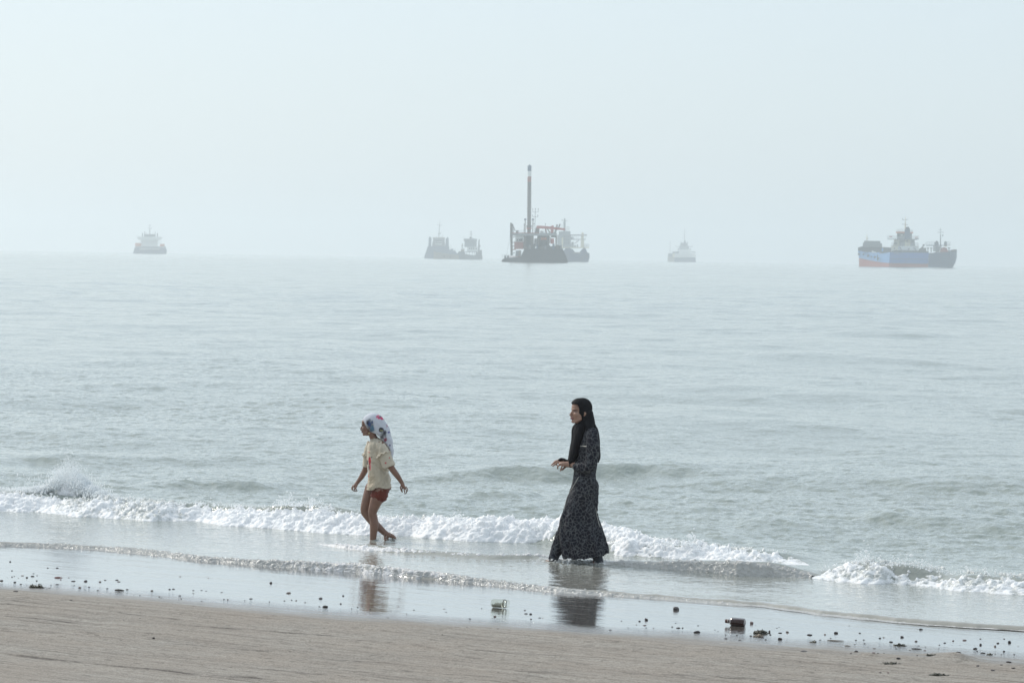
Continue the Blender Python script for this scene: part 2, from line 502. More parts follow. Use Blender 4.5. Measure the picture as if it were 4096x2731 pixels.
for p, q, dpt in (((47, 2622), (829, 2699), .017), ((829, 2699), (1150, 2722), .008), ((0, 2463), (404, 2497), .010), ((0, 2410), (191, 2431), .008), ((680, 2493), (1400, 2548), .009), ((693, 2571), (1100, 2606), .006),
                  ((1995, 2608), (2412, 2630), .008), ((1400, 2562), (1600, 2574), .006), ((1600, 2574), (1740, 2594), .006), ((1757, 2615), (1936, 2633), .014), ((2055, 2681), (2300, 2696), .006), ((2084, 2566), (2500, 2568), .005), ((0, 2525), (230, 2532), .005),
                  ((0, 2640), (500, 2690), .006), ((400, 2440), (730, 2478), .006), ((1300, 2660), (2000, 2705), .005), ((2500, 2690), (3300, 2725), .006), ((3000, 2650), (3500, 2680), .005)):
    TRACKS.append((*as_px(*p), *as_px(*q), dpt))
_tr = random.Random(9)
for _ in range(46):
    u, v = _tr.uniform(-100, 4000), _tr.uniform(2440, 2725)
    a0, s0 = as_px(u, v)
    L = _tr.uniform(0.3, 1.6); sl = _tr.gauss(0.0, 0.03)
    if s0 < np.interp(a0, *WETLINE) - 0.25:
        TRACKS.append((a0, s0, a0 + L, s0 + sl * L, _tr.uniform(.002, .0055)))
def build_sand():
    a = np.concatenate([np.linspace(-60, -7.6, 40), np.arange(-7.5, 7.5, 0.014), np.linspace(7.6, 60, 40)])
    s = np.concatenate([np.linspace(-22, -7.05, 60), np.arange(-7.0, -1.0, 0.010), np.arange(-1.0, 1.5, 0.02), np.linspace(1.6, 40, 40)])
    ss, aa = np.meshgrid(s, a, indexing='ij')
    x, y = from_as(aa, ss)
    grv = np.zeros_like(x)
    z = sand_at(x, y, grv)
    wl = np.interp(aa, *WETLINE) + 0.10 * LINE.at(aa * 1.2, ss * 0 + 8) + 0.03 * LINE.at(aa * 6, ss * 3)
    wet = np.clip((ss - wl) / 1.0 + 0.40, 0, 1)
    for (a0, s0, h, la, ls) in MOUNDS:
        wet = wet * (1 - 0.9 * np.exp(-((aa - a0) / la / 1.1) ** 2 - ((ss - s0) / ls / 1.1) ** 2))
    v = np.stack([x, y, z + drop(x, y)], -1).reshape(-1, 3)
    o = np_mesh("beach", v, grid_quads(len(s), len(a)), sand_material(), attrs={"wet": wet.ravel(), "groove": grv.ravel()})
    tag(o, "grey brown sand beach with raked streaks and a mirror wet margin", "beach", kind="structure")
build_sand()
# sea bed and land far below the view: one plain sheet out to the horizon

# ------------------------------------------------------------------ foam
def foam_material(name, thin, white, sss=0.0):
    k = Nodes(name)
    co = k.coords('Object')
    m = k.attr("foamy")
    n1 = k.noise(14, 4, 0.65, co)
    n2 = k.noise(55, 3, 0.7, co)
    f = k.math('ADD', m, k.math('MULTIPLY', k.math('SUBTRACT', n1.outputs['Fac'], 0.5), 1.5))
    f = k.math('ADD', f, k.math('MULTIPLY', k.math('SUBTRACT', n2.outputs['Fac'], 0.5), 0.9))
    f = k.ramp(f, [(0.30, 0.0), (0.62, 1.0)])
    col = k.mix(f, thin, white)
    h = k.math('ADD', k.math('MULTIPLY', n1.outputs['Fac'], 0.010), k.math('MULTIPLY', n2.outputs['Fac'], 0.006))
    k.set(Base_Color=col, Roughness=k.ramp(f, [(0, 0.10), (1, 0.55)]), IOR=1.34, Normal=k.bump(h, 0.9, 1.0))
    k.b.inputs['Subsurface Weight'].default_value = sss
    k.b.inputs['Subsurface Radius'].default_value = (0.05, 0.05, 0.05)
    k.b.inputs['Subsurface Scale'].default_value = 1.0
    return k.m
FOAM = foam_material("white_foam", (0.54, 0.55, 0.53), (0.86, 0.86, 0.87), 0.6)
FROTH = foam_material("glassy_froth", (0.47, 0.46, 0.44), (0.82, 0.80, 0.80))
def ridge(name, label, line, hfun, a0, a1, da, prof, mat, amp, wl, foamy, jag=0.0, seed=0.0, toe=0.1, lift=0.0, kind="stuff"):
    """a low bank of broken water swept along a shore line; prof = [(metres to sea, share of height)]"""
    a = np.arange(a0, a1, da)
    ps = np.array([p[0] for p in prof]); pz = np.array([p[1] for p in prof])
    L = np.concatenate([[0], np.cumsum(np.hypot(np.diff(ps), np.diff(pz) * 0.2))]); L /= L[-1]
    nt_ = max(14, int(np.hypot(np.diff(ps), np.diff(pz) * 0.2).sum() / (da * 1.1)))
    t = np.linspace(0, 1, nt_)
    tt, aa = np.meshgrid(t, a, indexing='ij')
    h = hfun(aa)
    env = np.clip(h / (hfun(a).max() * 0.35), 0, 1)
    sm = lambda f: np.interp(tt, L, f)
    s = np.interp(aa, *line) + sm(ps) * (0.45 + 0.55 * env) + toe * LINE.at(aa * 2.6, aa * 0 + 7 + seed) * (1 - tt) + toe * .5 * LINE.at(aa * 8, aa * 0 + 2 + seed) * (1 - tt)
    z = sm(pz) * h * (1 + 0.18 * LINE.at(aa * 3.0, aa * 0 + 12 + seed))
    p = np.stack([aa, s, z * 1.3], -1) / wl
    lum = fbm(p + seed, 4, 0.55, billow=True)
    fin = fbm(p * 4 + seed, 3, 0.6)
    mid = np.sin(np.clip(tt, 0, 1) * PI) ** 0.5
    dsp = (amp * lum + amp * 0.45 * fin) * env * mid
    s = s - dsp * 0.75 * (1 - tt * 0.6)
    z = z + dsp * (0.55 + 0.7 * tt * (tt < 0.75))
    if jag:
        crest = np.exp(-((tt - 0.52) / 0.16) ** 2)
        spk = np.clip(fbm(np.stack([aa / 0.07, s / 0.07, aa * 0 + seed], -1), 3, 0.6) - 0.12, 0, 1) ** 1.3
        z = z + jag * crest * spk * env
    x, y = from_as(aa, s)
    base = np.maximum(sand_z(aa, s) + 0.004, 0.0) + lift
    fo = foamy(tt, aa) + 0.25 * lum
    v = np.stack([x, y, z + base], -1).reshape(-1, 3)
    o = np_mesh(name, v, grid_quads(len(t), len(a)), mat, attrs={"foamy": fo.ravel()})
    return tag(o, label, None, kind=kind)
WAVEPROF = [(-0.04, -0.15), (0.0, 0.05), (0.10, 0.42), (0.22, 0.80), (0.36, 1.0), (0.50, 0.98), (0.72, 0.72), (0.98, 0.25)]
def fo_wave(tt, aa):
    # solid white low on the front, glassy patches higher up
    return 1.0 - 0.60 * smooth01((tt - 0.34) / 0.22) + 0.24 * LINE.at(aa * 2.2, tt * 3.0 + 4) + 0.10 * LINE.at(aa * 9, tt * 8)
ha = lambda a: 0.86 * np.interp(a, *HA) * smooth01((A_A1 - a) / 0.5)
hb = lambda a: 0.90 * np.interp(a, *HB) * smooth01((a - A_B0 - 0.02) / 0.25)
ridge("wave_foam", "long white foaming breaker that runs behind both walkers", BREAK_A, ha, -9.6, A_A1, 0.0085, WAVEPROF, FOAM, 0.050, 0.14, fo_wave, jag=0.12, seed=1.0)
ridge("wave_foam", "short white foaming breaker curling at the right beyond the green wave face", BREAK_B, hb, A_B0, 6.6, 0.0085, WAVEPROF, FOAM, 0.050, 0.14, fo_wave, jag=0.12, seed=31.0)
LIPPROF = [(-0.03, -0.4), (0.0, 0.2), (0.04, 0.9), (0.09, 1.0), (0.17, 0.75), (0.27, 0.35), (0.36, 0.0)]
hl = lambda a: 0.021 + 0.009 * LINE.at(a * 1.5, a * 0 + 6) + 0.005 * LINE.at(a * 5, a * 0 + 2) + 0.006 * smooth01((a_of(900, 2250) - a) / 2.0)
FLINE = (np.linspace(-10, 8, 1000), front_s(np.linspace(-10, 8, 1000)))
ridge("wash_froth", "thin line of grey bubbly froth at the edge of the wash", FLINE, hl, -9.2, 7.0, 0.0065, LIPPROF, FROTH, 0.016, 0.055, lambda tt, aa: 0.26 + 0.16 * LINE.at(aa * 4, tt * 3) - 0.25 * smooth01((tt - .5) / .4), jag=0.012, seed=3.0, toe=0.015)
hs = lambda a: sec_h(a) * 1.02
ridge("wash_froth", "broken froth of the little wave around the walkers feet", SECOND, hs, A_SEC0, A_SEC1 - 0.2, 0.0075, [(q[0] * 1.1, q[1]) for q in LIPPROF], FROTH, 0.022, 0.075,
      lambda tt, aa: 0.62 + 0.22 * LINE.at(aa * 3, tt * 3) - 0.62 * smooth01((aa - a_of(2250, 2250)) / 1.0) - 0.2 * smooth01((tt - .5) / .4), jag=0.03, seed=5.0, toe=0.04)
_ico = None
def blobs(name, label, pts, rad, mat, stretch=None, cat=None, kind="stuff"):
    """many water drops as one cloud"""
    global _ico
    if _ico is None:
        bm = bmesh.new(); bmesh.ops.create_icosphere(bm, subdivisions=1, radius=1)
        _ico = (np.array([v.co[:] for v in bm.verts]), np.array([[v.index for v in f.verts] for f in bm.faces])); bm.free()
    iv, iq = _ico
    n = len(pts)
    sc3 = np.ones((n, 3)) if stretch is None else stretch
    v = (iv[None] * sc3[:, None, :] * rad[:, None, None] + pts[:, None, :]).reshape(-1, 3)
    q = (iq[None] + (np.arange(n) * len(iv))[:, None, None]).reshape(-1, 3)
    o = np_mesh(name, v, q, mat, attrs={"foamy": np.full(len(v), 0.9)})
    return tag(o, label, cat, kind=kind)
def spray_points(rg, n, line, hf, a0, a1, up, smin=0.1, smax=0.6):
    a = rg.uniform(a0, a1, n)
    dens = np.clip(0.3 + 0.9 * fbm(np.stack([a / 0.35, a * 0, a * 0 + 2.2], -1), 3), 0, 1)
    k = rg.uniform(0, 1, n) < dens; a = a[k]
    s = np.interp(a, *line) + rg.uniform(smin, smax, len(a))
    z = hf(a) * 0.95 + rg.exponential(up, len(a)) * dens[k]
    x, y = from_as(a, s)
    return np.stack([x, y, z], -1)
_k = Nodes("spray_drop")
_d = _k.n('ShaderNodeBsdfDiffuse'); _d.inputs[0].default_value = (0.93, 0.95, 0.96, 1)
_t = _k.n('ShaderNodeBsdfTranslucent'); _t.inputs[0].default_value = (0.95, 0.96, 0.97, 1)
_p = _k.n('ShaderNodeBsdfTransparent')
_m1 = _k.n('ShaderNodeMixShader'); _m1.inputs[0].default_value = 0.45; _k.l(_d.outputs[0], _m1.inputs[1]); _k.l(_t.outputs[0], _m1.inputs[2])
_m2 = _k.n('ShaderNodeMixShader'); _m2.inputs[0].default_value = 0.40; _k.l(_m1.outputs[0], _m2.inputs[1]); _k.l(_p.outputs[0], _m2.inputs[2]); _k.l(_m2.outputs[0], _k.out.inputs[0])
DROP = _k.m
rg = np.random.default_rng(21)
P = [spray_points(rg, 5200, BREAK_A, ha, -9.0, A_A1 - 0.4, 0.022), spray_points(rg, 1300, BREAK_B, hb, A_B0 + 0.1, 5.8, 0.028)]
for u, v, top, n, wd in ((1065, 2115, .07, 240, .09), (1173, 2122, .05, 260, .14), (2174, 2195, .08, 120, .06), (2692, 2242, .07, 140, .06), (3390, 2330, .09, 160, .06), (3600, 2340, .08, 130, .15), (1757, 2155, .05, 150, .1)):
    a0 = a_of(u, v)
    line, hf = (BREAK_B, hb) if u > 3300 else (BREAK_A, ha)
    a = rg.normal(a0, wd, n); s = np.interp(a, *line) + rg.normal(0.36, 0.07, n)
    z = hf(a) * 0.9 + np.abs(rg.normal(0, top, n)) * np.exp(-((a - a0) / wd) ** 2)
    x, y = from_as(a, s); P.append(np.stack([x, y, z], -1))
P = np.concatenate(P)
blobs("wave_spray", "white droplets thrown up along the crest of the breakers", P, rg.uniform(0.0025, 0.0085, len(P)) * (0.6 + rg.exponential(0.5, len(P))), DROP)
PLUME = (np.linspace(-12, 8, 2000), np.interp(np.linspace(-12, 8, 2000), *BREAK_A) + 0.40)
def hplume(a):
    c = a - a_of(225, 2040)
    return np.interp(a, *HA) * 0.75 + (0.19 * np.exp(-(c / 0.13) ** 2) + 0.11 * np.exp(-((c - 0.10) / 0.34) ** 2)) * (0.8 + 0.35 * LINE.at(a * 7, a * 0 + 3))
_ac = a_of(225, 2040)
ridge("wave_spray", "white jet of torn water at the root of the tall splash", PLUME, hplume, _ac - 0.62, _ac + 0.80, 0.006, [(0, 0.2), (0.02, 0.6), (0.05, 0.95), (0.08, 1.0), (0.11, 0.9), (0.14, 0.3)], FOAM, 0.030, 0.06, lambda tt, aa: 0.95 + 0 * tt, jag=0.16, seed=11.0, toe=0.01)
# the plume that shoots up behind the breaker at the left
n = 9500
a = a_of(235, 2040) + rg.normal(0, 0.32, n) + 0.10 * rg.normal(0, 1, n)
c = a - a_of(225, 2040)
prof = 0.30 * np.exp(-(c / 0.13) ** 2) + 0.17 * np.exp(-((c - 0.10) / 0.34) ** 2) + 0.06
prof *= 0.75 + 0.5 * np.clip(fbm(np.stack([a / 0.08, a * 0, a * 0], -1), 3) + .4, 0, 1.2)
hgt = prof * (0.25 + 0.75 * rg.power(1.0, n))
lone = rg.uniform(0, 1, n) < 0.035
hgt = np.where(lone, hgt + rg.uniform(0.03, 0.20, n), hgt)
s = np.interp(a, *BREAK_A) + 0.48 + rg.normal(0, 0.06, n)
x, y = from_as(a, s)
pts = np.stack([x, y, np.interp(a, *HA) * 0.72 + hgt], -1)
rad = rg.uniform(0.003, 0.010, n) * (1.25 - 0.9 * np.clip(hgt / 0.4, 0, 1))
blobs("wave_spray", "tall white splash bursting up behind the breaker at the left", pts, rad, DROP, np.stack([rg.uniform(.7, 1, n), rg.uniform(.7, 1, n), rg.uniform(1, 2.2, n)], -1))

# ------------------------------------------------------------------ figures
def crom(P, n):
    """Catmull-Rom through rows of P, n samples per span"""
    P = np.asarray(P, float)
    Q = np.vstack([2 * P[0] - P[1], P, 2 * P[-1] - P[-2]])
    out = []
    for i in range(1, len(Q) - 2):
        for t in np.linspace(0, 1, n, endpoint=False):
            a, b, c, d = Q[i - 1], Q[i], Q[i + 1], Q[i + 2]
            out.append(0.5 * (2 * b + (c - a) * t + (2 * a - 5 * b + 4 * c - d) * t * t + (3 * b - a - 3 * c + d) * t ** 3))
    out.append(P[-1])
    return np.array(out)
class Blob:
    """closed pieces collected, then welded into one continuous skin"""
    def __init__(self):
        self.v, self.q, self.n = [], [], 0
    def add(self, v, q):
        self.v.append(np.asarray(v, float)); self.q += [[i + self.n for i in f] for f in q]; self.n += len(v)
    def tube(self, pts, rad, seg=14, n=5, cap=True):
        P = [list(p) + (list(r) if isinstance(r, (tuple, list)) else [r, r]) for p, r in zip(pts, rad)]
        P = crom(P, n)
        c, rx, ry = P[:, :3], np.maximum(P[:, 3], .001), np.maximum(P[:, 4], .001)
        t = np.gradient(c, axis=0); t /= np.linalg.norm(t, axis=1)[:, None] + 1e-9
        if cap:                                             # round the ends
            for _end in (0, -1):
                k = np.array([0.35, 0.7, 0.93]) if _end else np.array([0.93, 0.7, 0.35])
                sgn = 1 if _end else -1
                e = np.sqrt(1 - k * k)
                cc = c[_end] + sgn * t[_end] * (k * min(rx[_end], ry[_end]))[:, None]
                if _end:
                    c = np.vstack([c, cc]); rx = np.append(rx, rx[-1] * e); ry = np.append(ry, ry[-1] * e); t = np.vstack([t, np.repeat(t[-1:], 3, 0)])
                else:
                    c = np.vstack([cc, c]); rx = np.concatenate([rx[0] * e, rx]); ry = np.concatenate([ry[0] * e, ry]); t = np.vstack([np.repeat(t[:1], 3, 0), t])
        Y = np.array([0, 1.0, 0.02])
        n1 = Y - t * (t @ Y)[:, None]
        bad = np.linalg.norm(n1, axis=1) < 0.15
        n1[bad] = np.array([1.0, 0, 0]) - t[bad] * (t[bad] @ np.array([1.0, 0, 0]))[:, None]
        n1 /= np.linalg.norm(n1, axis=1)[:, None]
        n2 = np.cross(t, n1)
        th = np.linspace(0, 2 * PI, seg, endpoint=False)
        v = c[:, None, :] + n1[:, None, :] * (np.cos(th)[None, :, None] * ry[:, None, None]) + n2[:, None, :] * (np.sin(th)[None, :, None] * rx[:, None, None])
        m = len(c)
        q = grid_quads(m, seg, wrap=True).tolist()
        q.append(list(range(seg))[::-1]); q.append([(m - 1) * seg + i for i in range(seg)])
        self.add(v.reshape(-1, 3), q)
    def ell(self, c, r, rot=None, seg=20, rings=12):
        ph = np.linspace(0, PI, rings + 1)[1:-1]
        th = np.linspace(0, 2 * PI, seg, endpoint=False)
        v = np.stack([np.sin(ph)[:, None] * np.cos(th), np.sin(ph)[:, None] * np.sin(th), np.cos(ph)[:, None] + 0 * th], -1).reshape(-1, 3)
        v = np.vstack([v, [[0, 0, 1], [0, 0, -1]]]) * np.array(r)
        if rot is not None:
            v = v @ np.array(rot).T
        m = rings - 1
        q = grid_quads(m, seg, wrap=True).tolist()
        q += [[(j + 1) % seg, j, m * seg] for j in range(seg)] + [[(m - 1) * seg + j, (m - 1) * seg + (j + 1) % seg, m * seg + 1] for j in range(seg)]
        self.add(v + np.array(c), q)
    def loft(self, rows, seg=48, n=4, p=2.3, fold=None):
        """rows of (z, front x, back x, half width y); closed top and bottom"""
        P = crom(rows, n)
        th = np.linspace(0, 2 * PI, seg, endpoint=False)
        ct, st = np.cos(th), np.sin(th)
        ex = np.sign(ct) * np.abs(ct) ** (2 / p); ey = np.sign(st) * np.abs(st) ** (2 / p)
        cx = (P[:, 1] + P[:, 2]) / 2; hx = np.abs(P[:, 2] - P[:, 1]) / 2
        k = 1 if fold is None else fold(th[None, :], P[:, 0:1])
        x = cx[:, None] + hx[:, None] * ex[None] * k
        y = P[:, 3:4] * ey[None] * k
        z = P[:, 0:1] + 0 * x
        m = len(P)
        q = grid_quads(m, seg, wrap=True).tolist()
        q.append(list(range(seg))[::-1]); q.append([(m - 1) * seg + i for i in range(seg)])
        self.add(np.stack([x, y, z], -1).reshape(-1, 3), q)
    def weld(self, voxel, smooth=4, fac=0.5):
        me = bpy.data.meshes.new("tmp")
        me.from_pydata(np.vstack(self.v).tolist(), [], self.q)
        bm = bmesh.new(); bm.from_mesh(me); bmesh.ops.recalc_face_normals(bm, faces=bm.faces); bm.to_mesh(me); bm.free()
        o = link(bpy.data.objects.new("tmp", me))
        r = o.modifiers.new("r", 'REMESH'); r.mode = 'VOXEL'; r.voxel_size = voxel; r.adaptivity = 0
        s = o.modifiers.new("s", 'SMOOTH'); s.iterations = smooth; s.factor = fac
        dg = bpy.context.evaluated_depsgraph_get(); dg.update()
        ev = o.evaluated_get(dg).to_mesh()
        nv = len(ev.vertices)
        v = np.empty(nv * 3, np.float32); ev.vertices.foreach_get("co", v)
        vn = np.empty(nv * 3, np.float32); ev.vertices.foreach_get("normal", vn)
        q = np.empty(len(ev.loops), np.int32); ev.loops.foreach_get("vertex_index", q)
        lt = np.empty(len(ev.polygons), np.int32); ev.polygons.foreach_get("loop_total", lt)
        o.evaluated_get(dg).to_mesh_clear()
        bpy.data.objects.remove(o); bpy.data.meshes.remove(me)
        assert (lt == 4).all()
        return v.reshape(-1, 3).astype(float), q.reshape(-1, 4), vn.reshape(-1, 3).astype(float)
def painted(name, v, q, col, mat, parent=None):
    used = np.zeros(len(v), bool); used[q.ravel()] = True
    idx = np.cumsum(used) - 1
    o = np_mesh(name, v[used], idx[q], mat, parent)
    ca = o.data.attributes.new("paint", 'FLOAT_COLOR', 'POINT')
    c4 = np.ones((used.sum(), 4), np.float32); c4[:, :3] = col[used]
    ca.data.foreach_set("color", c4.ravel())
    return o
def paint_mat(name, rough, bump=0.0, bscale=120, sheen=0.0, sub=0.0, stretch=(1, 1, 1)):
    k = Nodes(name)
    a = k.n('ShaderNodeAttribute'); a.attribute_name = "paint"
    co = k.coords('Object', scale=stretch)
    nz = k.noise(bscale, 3, 0.6, co)
    col = k.mix(0.35, a.outputs['Color'], k.ramp(nz.outputs['Fac'], [(0.3, 0.72), (0.7, 1.05)]), 'MULTIPLY')
    k.set(Base_Color=col, Roughness=rough)
    if bump:
        k.set(Normal=k.bump(nz.outputs['Fac'], 1.0, bump))
    if sub:
        k.b.inputs['Subsurface Weight'].default_value = sub
        k.b.inputs['Subsurface Radius'].default_value = (0.012, 0.005, 0.003)
    k.b.inputs['Sheen Weight'].default_value = sheen
    return k.m
SKIN = paint_mat("skin", 0.48, 0.0006, 260, sub=0.08)
CLOTH = paint_mat("printed_cotton", 0.85, 0.0012, 90, sheen=0.15)
def rotz(d):
    c, s = math.cos(R(d)), math.sin(R(d))
    return np.array([[c, -s, 0], [s, c, 0], [0, 0, 1]])
def rot_head(turn, nod, roll=0):
    """turn about z (positive: away from -x towards the camera side), nod about y"""
    c, s = math.cos(R(nod)), math.sin(R(nod))
    ny = np.array([[c, 0, s], [0, 1, 0], [-s, 0, c]])
    return rotz(turn) @ ny
def add_head(B, o, M, k):
    """face looks along -x in its own frame, chin at z = 0; k scales an adult head of 0.235 m"""
    T = lambda p: tuple(np.array(o) + M @ (np.array(p) * k))
    E = lambda c, r: B.ell(T(c), np.array(r) * k, M)
    E((0.012, 0, 0.148), (0.094, 0.073, 0.090))
    E((-0.030, 0, 0.085), (0.056, 0.058, 0.088))
    E((-0.028, 0, 0.060), (0.050, 0.052, 0.052))
    E((-0.066, 0, 0.016), (0.019, 0.022, 0.018))
    E((-0.072, 0, 0.133), (0.018, 0.046, 0.016))
    E((-0.060, 0, 0.160), (0.030, 0.050, 0.035))
    for s in (1, -1):
        E((-0.052, 0.034 * s, 0.085), (0.032, 0.024, 0.030))
        E((-0.100, 0.009 * s, 0.071), (0.009, 0.008, 0.007))
        B.tube([T((-0.015, 0.05 * s, 0.045)), T((-0.062, 0.018 * s, 0.012))], [0.016 * k, 0.013 * k], 10, 3)
        B.tube([T((0.012, 0.072 * s, 0.112)), T((0.020, 0.079 * s, 0.100)), T((0.010, 0.074 * s, 0.078))], [0.010 * k, 0.012 * k, 0.006 * k], 8, 3)
    B.tube([T((-0.080, 0, 0.125)), T((-0.094, 0, 0.100)), T((-0.1045, 0, 0.079)), T((-0.096, 0, 0.071))], [0.0075 * k, 0.0085 * k, 0.0092 * k, 0.0075 * k], 10, 4)
    E((-0.088, 0, 0.0500), (0.0105, 0.021, 0.0058)); E((-0.087, 0, 0.0400), (0.0105, 0.019, 0.0062))
    E((-0.082, 0, 0.058), (0.012, 0.022, 0.012))
def paint_head(v, o, M, k, col, lip, dark, white=(0.55, 0.52, 0.5)):
    p = ((v - np.array(o)) @ M) / k
    x, y, z = p.T
    def soft(d, a, b):
        return np.clip((b - d) / (b - a), 0, 1)[:, None]
    face = x < -0.04
    m = soft(np.hypot(y / 0.023, (z - 0.045) / 0.0125) + (x > -0.072) * 9, 0.8, 1.15)
    col[:] = col * (1 - m) + np.array(lip) * m
    for s in (1, -1):
        a = np.abs(y * s - 0.031)
        br = soft(np.hypot(a / 0.021, (z - 0.131 + a * 0.18) / 0.0052) + (~face) * 9, 0.8, 1.25)
        col[:] = col * (1 - br * .7) + np.array(dark) * br * .7
        ey = soft(np.hypot(a / 0.0165, (z - 0.1135) / 0.0068) + (~face) * 9, 0.85, 1.3)
        col[:] = col * (1 - ey * 0.75) + np.array(dark) * ey * 0.75
        sh = soft(np.hypot(a / 0.006, (z - 0.0690) / 0.005) + (x > -0.07) * 9, 0.7, 1.3)
        col[:] = col * (1 - sh * .0) + np.array(dark) * sh * .0
    return p
def hand(B, wrist, knuckle, fingers, thumb, rf, palm_w, rw):
    """fingers: list of point lists from the knuckle to the tip"""
    w_, k_ = np.array(wrist), np.array(knuckle)
    B.tube([w_, w_ + (k_ - w_) * 0.35, w_ + (k_ - w_) * 0.75, k_], [rw, (rw * 0.95, palm_w * 0.8), (rw * 0.85, palm_w), (rw * 0.65, palm_w * 0.92)], 14, 4)
    for f, r in zip(fingers, (rf, rf * 1.03, rf, rf * 0.86)):
        B.tube([np.array(p) for p in f], list(np.linspace(r, r * 0.78, len(f))), 9, 4)
    B.tube([np.array(p) for p in thumb], list(np.linspace(rf * 1.35, rf * 0.9, len(thumb))), 9, 4)

# ---- the woman
def leopard():
    k = Nodes("leopard_print_cloth")
    co = k.coords('Object')
    wob = k.noise(16, 2, 0.5, co)
    mv = k.n('ShaderNodeMixRGB'); mv.inputs[0].default_value = 0.06
    k.l(co, mv.inputs[1]); k.l(wob.outputs['Color'], mv.inputs[2])
    vo = k.n('ShaderNodeTexVoronoi', feature='DISTANCE_TO_EDGE'); vo.inputs['Scale'].default_value = 30.0
    k.l(mv.outputs[0], vo.inputs['Vector'])
    vi = k.n('ShaderNodeTexVoronoi', feature='F1'); vi.inputs['Scale'].default_value = 30.0
    k.l(mv.outputs[0], vi.inputs['Vector'])
    line = k.ramp(vo.outputs['Distance'], [(0.04, 1.0), (0.11, 0.0)])
    core = k.ramp(vi.outputs['Distance'], [(0.06, 1.0), (0.20, 0.0)])
    big = k.noise(5, 3, 0.6, co)
    ground_ = k.mix(big.outputs['Fac'], (0.060, 0.071, 0.092), (0.118, 0.116, 0.106))
    c = k.mix(line, (0.014, 0.014, 0.021), ground_)
    brk = k.noise(30, 2, 0.5, co)
    c = k.mix(k.math('MULTIPLY', core, k.ramp(brk.outputs['Fac'], [(0.5, 0.0), (0.6, 0.55)])), c, ground_)
    k.set(Base_Color=c, Roughness=0.8, Normal=k.bump(big.outputs['Fac'], 0.6, 0.01))
    k.set(Specular_IOR_Level=0.12)
    return k.m
def cloth_plain(name, col, rough=0.75, stretch=(30, 30, 4)):
    k = Nodes(name)
    co = k.coords('Object', scale=stretch)
    n1 = k.noise(1.0, 3, 0.6, co)
    c = k.mix(n1.outputs['Fac'], tuple(x * 0.5 for x in col), tuple(min(1, x * 1.6) for x in col))
    k.set(Base_Color=c, Roughness=rough, Normal=k.bump(n1.outputs['Fac'], 0.7, 0.006))
    k.set(Specular_IOR_Level=0.15)
    return k.m
